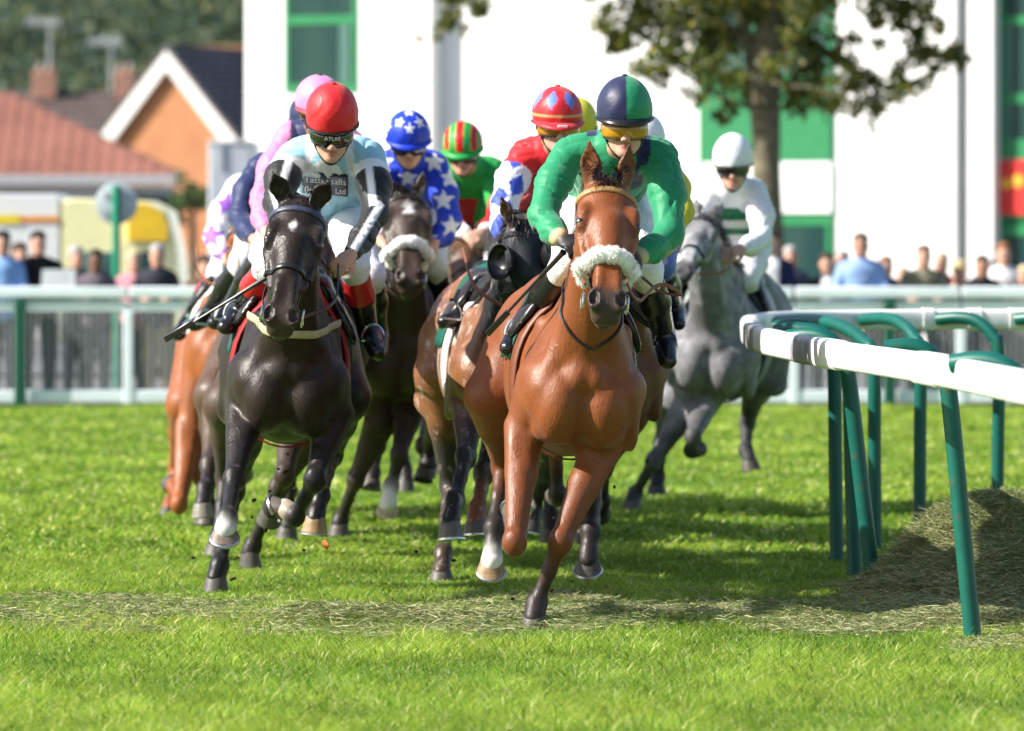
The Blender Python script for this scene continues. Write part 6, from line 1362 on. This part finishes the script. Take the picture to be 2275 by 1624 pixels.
def tree():
    Y = 72.; r = np.random.default_rng(33); D = lambda x, y, d=0.: J(x, y, Y + d)
    root = thing('sycamore_tree', 'leafy tree with a forked grey trunk in front of the white building', 'tree', tuple(D(1722, 842) * A(1, 1, 0)))
    mb = MB(); R = Y / F
    tr = spline([D(1724, 842), D(1716, 700), D(1708, 520), D(1703, 400), D(1702, 300), D(1700, 200), D(1706, 80), D(1716, -60), D(1722, -260)], 40)
    mb.tube(tr, np.interp(np.linspace(0, 1, len(tr)), [0, .1, .45, .7, 1], np.array([42, 34, 31, 36, 14]) * R), 14)
    def limb(pts, w0, w1): q = spline(pts, 24); mb.tube(q, np.linspace(w0, w1, len(q)) * R, 8)
    limb([D(1700, 285), D(1682, 255), D(1672, 190), D(1668, 120), D(1650, 40), D(1600, -60), D(1500, -170), D(1300, -230), D(1100, -160), D(1020, -40), D(990, 30)], 17, 3)
    limb([D(1672, 180), D(1652, 90), D(1560, 40), D(1440, 60), D(1360, 40)], 13, 3)
    limb([D(1708, 130), D(1790, 90), D(1880, 150, .5), D(1980, 195, .6), D(2060, 165, .6), D(2120, 120, .4)], 15, 3)
    limb([D(1712, 20), D(1800, -60, .8), D(1900, -30, 1.0), D(1985, 20, 1.), D(2040, 40, 1.)], 13, 3)
    limb([D(1705, 180), D(1770, 190, -.7), D(1840, 205, -1.), D(1920, 230, -1.)], 9, 2)
    limb([D(1700, 240), D(1640, 230, -.6), D(1560, 190, -1.), D(1480, 140, -1.)], 8, 2)
    limb([D(1685, 262), D(1662, 232)], 9, 6)
    mb.build('trunk', M['bark'], root)
    cl = [(1400, 60, 70), (1345, 38, 34), (1365, 90, 34), (1500, 110, 62), (1450, 130, 50), (1560, 70, 70), (1480, 20, 60), (1620, 40, 70), (1750, 60, 70), (1800, 170, 62), (1620, 180, 52), (1560, 160, 46), (1760, 215, 50), (1850, 205, 55), (1935, 222, 48), (1905, 175, 40), (1990, 192, 50), (2065, 140, 50), (2035, 95, 44), (2108, 122, 36), (2140, 130, 22), (1985, 30, 46), (1940, 42, 36), (2040, 20, 46), (2075, 60, 30), (1680, 10, 60), (1800, -20, 75), (1880, 110, 38), (1690, 110, 40), (1740, 140, 44), (1610, 232, 26), (1600, 260, 16), (1020, 15, 40), (985, 55, 32), (965, 75, 18), (1050, -10, 40), (1090, 15, 10), (1000, -30, 50), (1820, 90, 45), (1600, 110, 55), (1540, -30, 80), (1680, -70, 100), (1850, -120, 110), (1400, -60, 80), (1960, -70, 80), (1250, -160, 90), (1120, -110, 70), (1520, -170, 130), (1720, -220, 150), (1950, -200, 110), (2070, -30, 45)]
    C_ = [(D(x, y, r.normal() * .7), q * R * 1.0) for x, y, q in cl]
    V, q, c = leaves(C_, 760, .078, 34, ((.085, .12, .026), (.15, .185, .035), (.32, .27, .045)))
    obj('crown', V, q, M['leaf'], root, c, smooth=False)
tree()
def bush(label, x, y, Y, rad, seed, cols, n=300, sz=.10):
    c = J(x, y, Y); root = thing('bush', label, 'bush', (c[0], c[1], 0)); r = np.random.default_rng(seed)
    cl = [(c + r.normal(size=3) * A(.6, .4, .45) * rad, rad * .5) for _ in range(10)]; V, q, cc = leaves(cl, n, sz, seed, cols); V[:, 2] = np.maximum(V[:, 2], .05)
    obj('foliage', V, q, M['leaf'], root, cc, smooth=False); MB().tube([(c[0], c[1], 0), tuple(c)], [.12, .05], 8).build('stem', M['bark'], root)
bush('dark green bush beside the grey cabin', 428, 452, 120, .5, 3, ((.07, .12, .05), (.10, .15, .05), (.15, .17, .06)), 120, .16)
def wood():
    r = np.random.default_rng(44); cl = []
    for i in range(470):
        y = 330 + 120 * r.random() ** 1.3; X = (r.random() * 2.0 - 1.42) * .0818 * y * 1.25 - 4; z = (y - 325) * .13; h = 4 + 5 * r.random(); cl.append((A(X, y, z + h * .6), 2.2 + 2.2 * r.random()))
    V, q, c = leaves(cl, 3.2, .62, 45, ((.075, .12, .085), (.12, .165, .09), (.20, .21, .085)))  # distance haze is put into these bluish leaf greens, no air volume
    tag(obj('wood', V, q, M['leaf'], None, c, smooth=False), 'hazy green wooded hillside beyond the houses', 'wood', kind='stuff')
    xs = np.linspace(-90, 90, 37); ys = np.linspace(300, 520, 30); V = [(x, y, max(-.4, (y - 318) * .13 + 1.2 * math.sin(x * .07 + y * .03)) if y > 312 else -.4) for y in ys for x in xs]
    n = len(xs); struct('hillside', V, [(j * n + i, j * n + i + 1, (j + 1) * n + i + 1, (j + 1) * n + i) for j in range(29) for i in range(n - 1)], pmat('hill scrub', (.035, .065, .04), .95, .1, vary=.4, vscale=.3))
wood()
# ------------------------------------------------------------------ camera and daylight
sc = bpy.context.scene
cam = bpy.data.cameras.new('camera'); co = bpy.data.objects.new('camera', cam); C.objects.link(co)
co.location = (0, 0, CAMZ); co.rotation_euler = (math.pi / 2, 0, 0)
cam.lens = F / 2275 * 36; cam.sensor_width = 36; cam.shift_y = -(812 - HZ) / 2275; cam.clip_start = .5; cam.clip_end = 3000
cam.dof.use_dof = True; cam.dof.focus_distance = 24.9; cam.dof.aperture_fstop = 3.8; cam.dof.aperture_blades = 8
sc.camera = co
EL, AZ = 37.0, 257.0
w = bpy.data.worlds.new('World'); sc.world = w; w.use_nodes = True
nt = w.node_tree; sk = nt.nodes.new('ShaderNodeTexSky'); sk.sky_type = 'NISHITA'; sk.sun_disc = False; sk.sun_elevation = math.radians(EL); sk.sun_rotation = math.radians(AZ)
sk.air_density = 1.0; sk.dust_density = 1.5
nt.links.new(sk.outputs[0], nt.nodes['Background'].inputs[0]); nt.nodes['Background'].inputs[1].default_value = .095
su = bpy.data.lights.new('sun', 'SUN'); so = bpy.data.objects.new('sun', su); C.objects.link(so)
su.energy = 5.0; su.angle = math.radians(.5); su.color = (1, .95, .86)
az = math.radians(AZ); tosun = Vector((math.sin(az) * math.cos(math.radians(EL)), math.cos(az) * math.cos(math.radians(EL)), math.sin(math.radians(EL))))
so.rotation_euler = tosun.to_track_quat('Z', 'Y').to_euler(); so.location = (-20, 10, 30)
sc.view_settings.view_transform = 'Standard'; sc.view_settings.look = 'None'; sc.view_settings.exposure = .95; sc.view_settings.gamma = 1
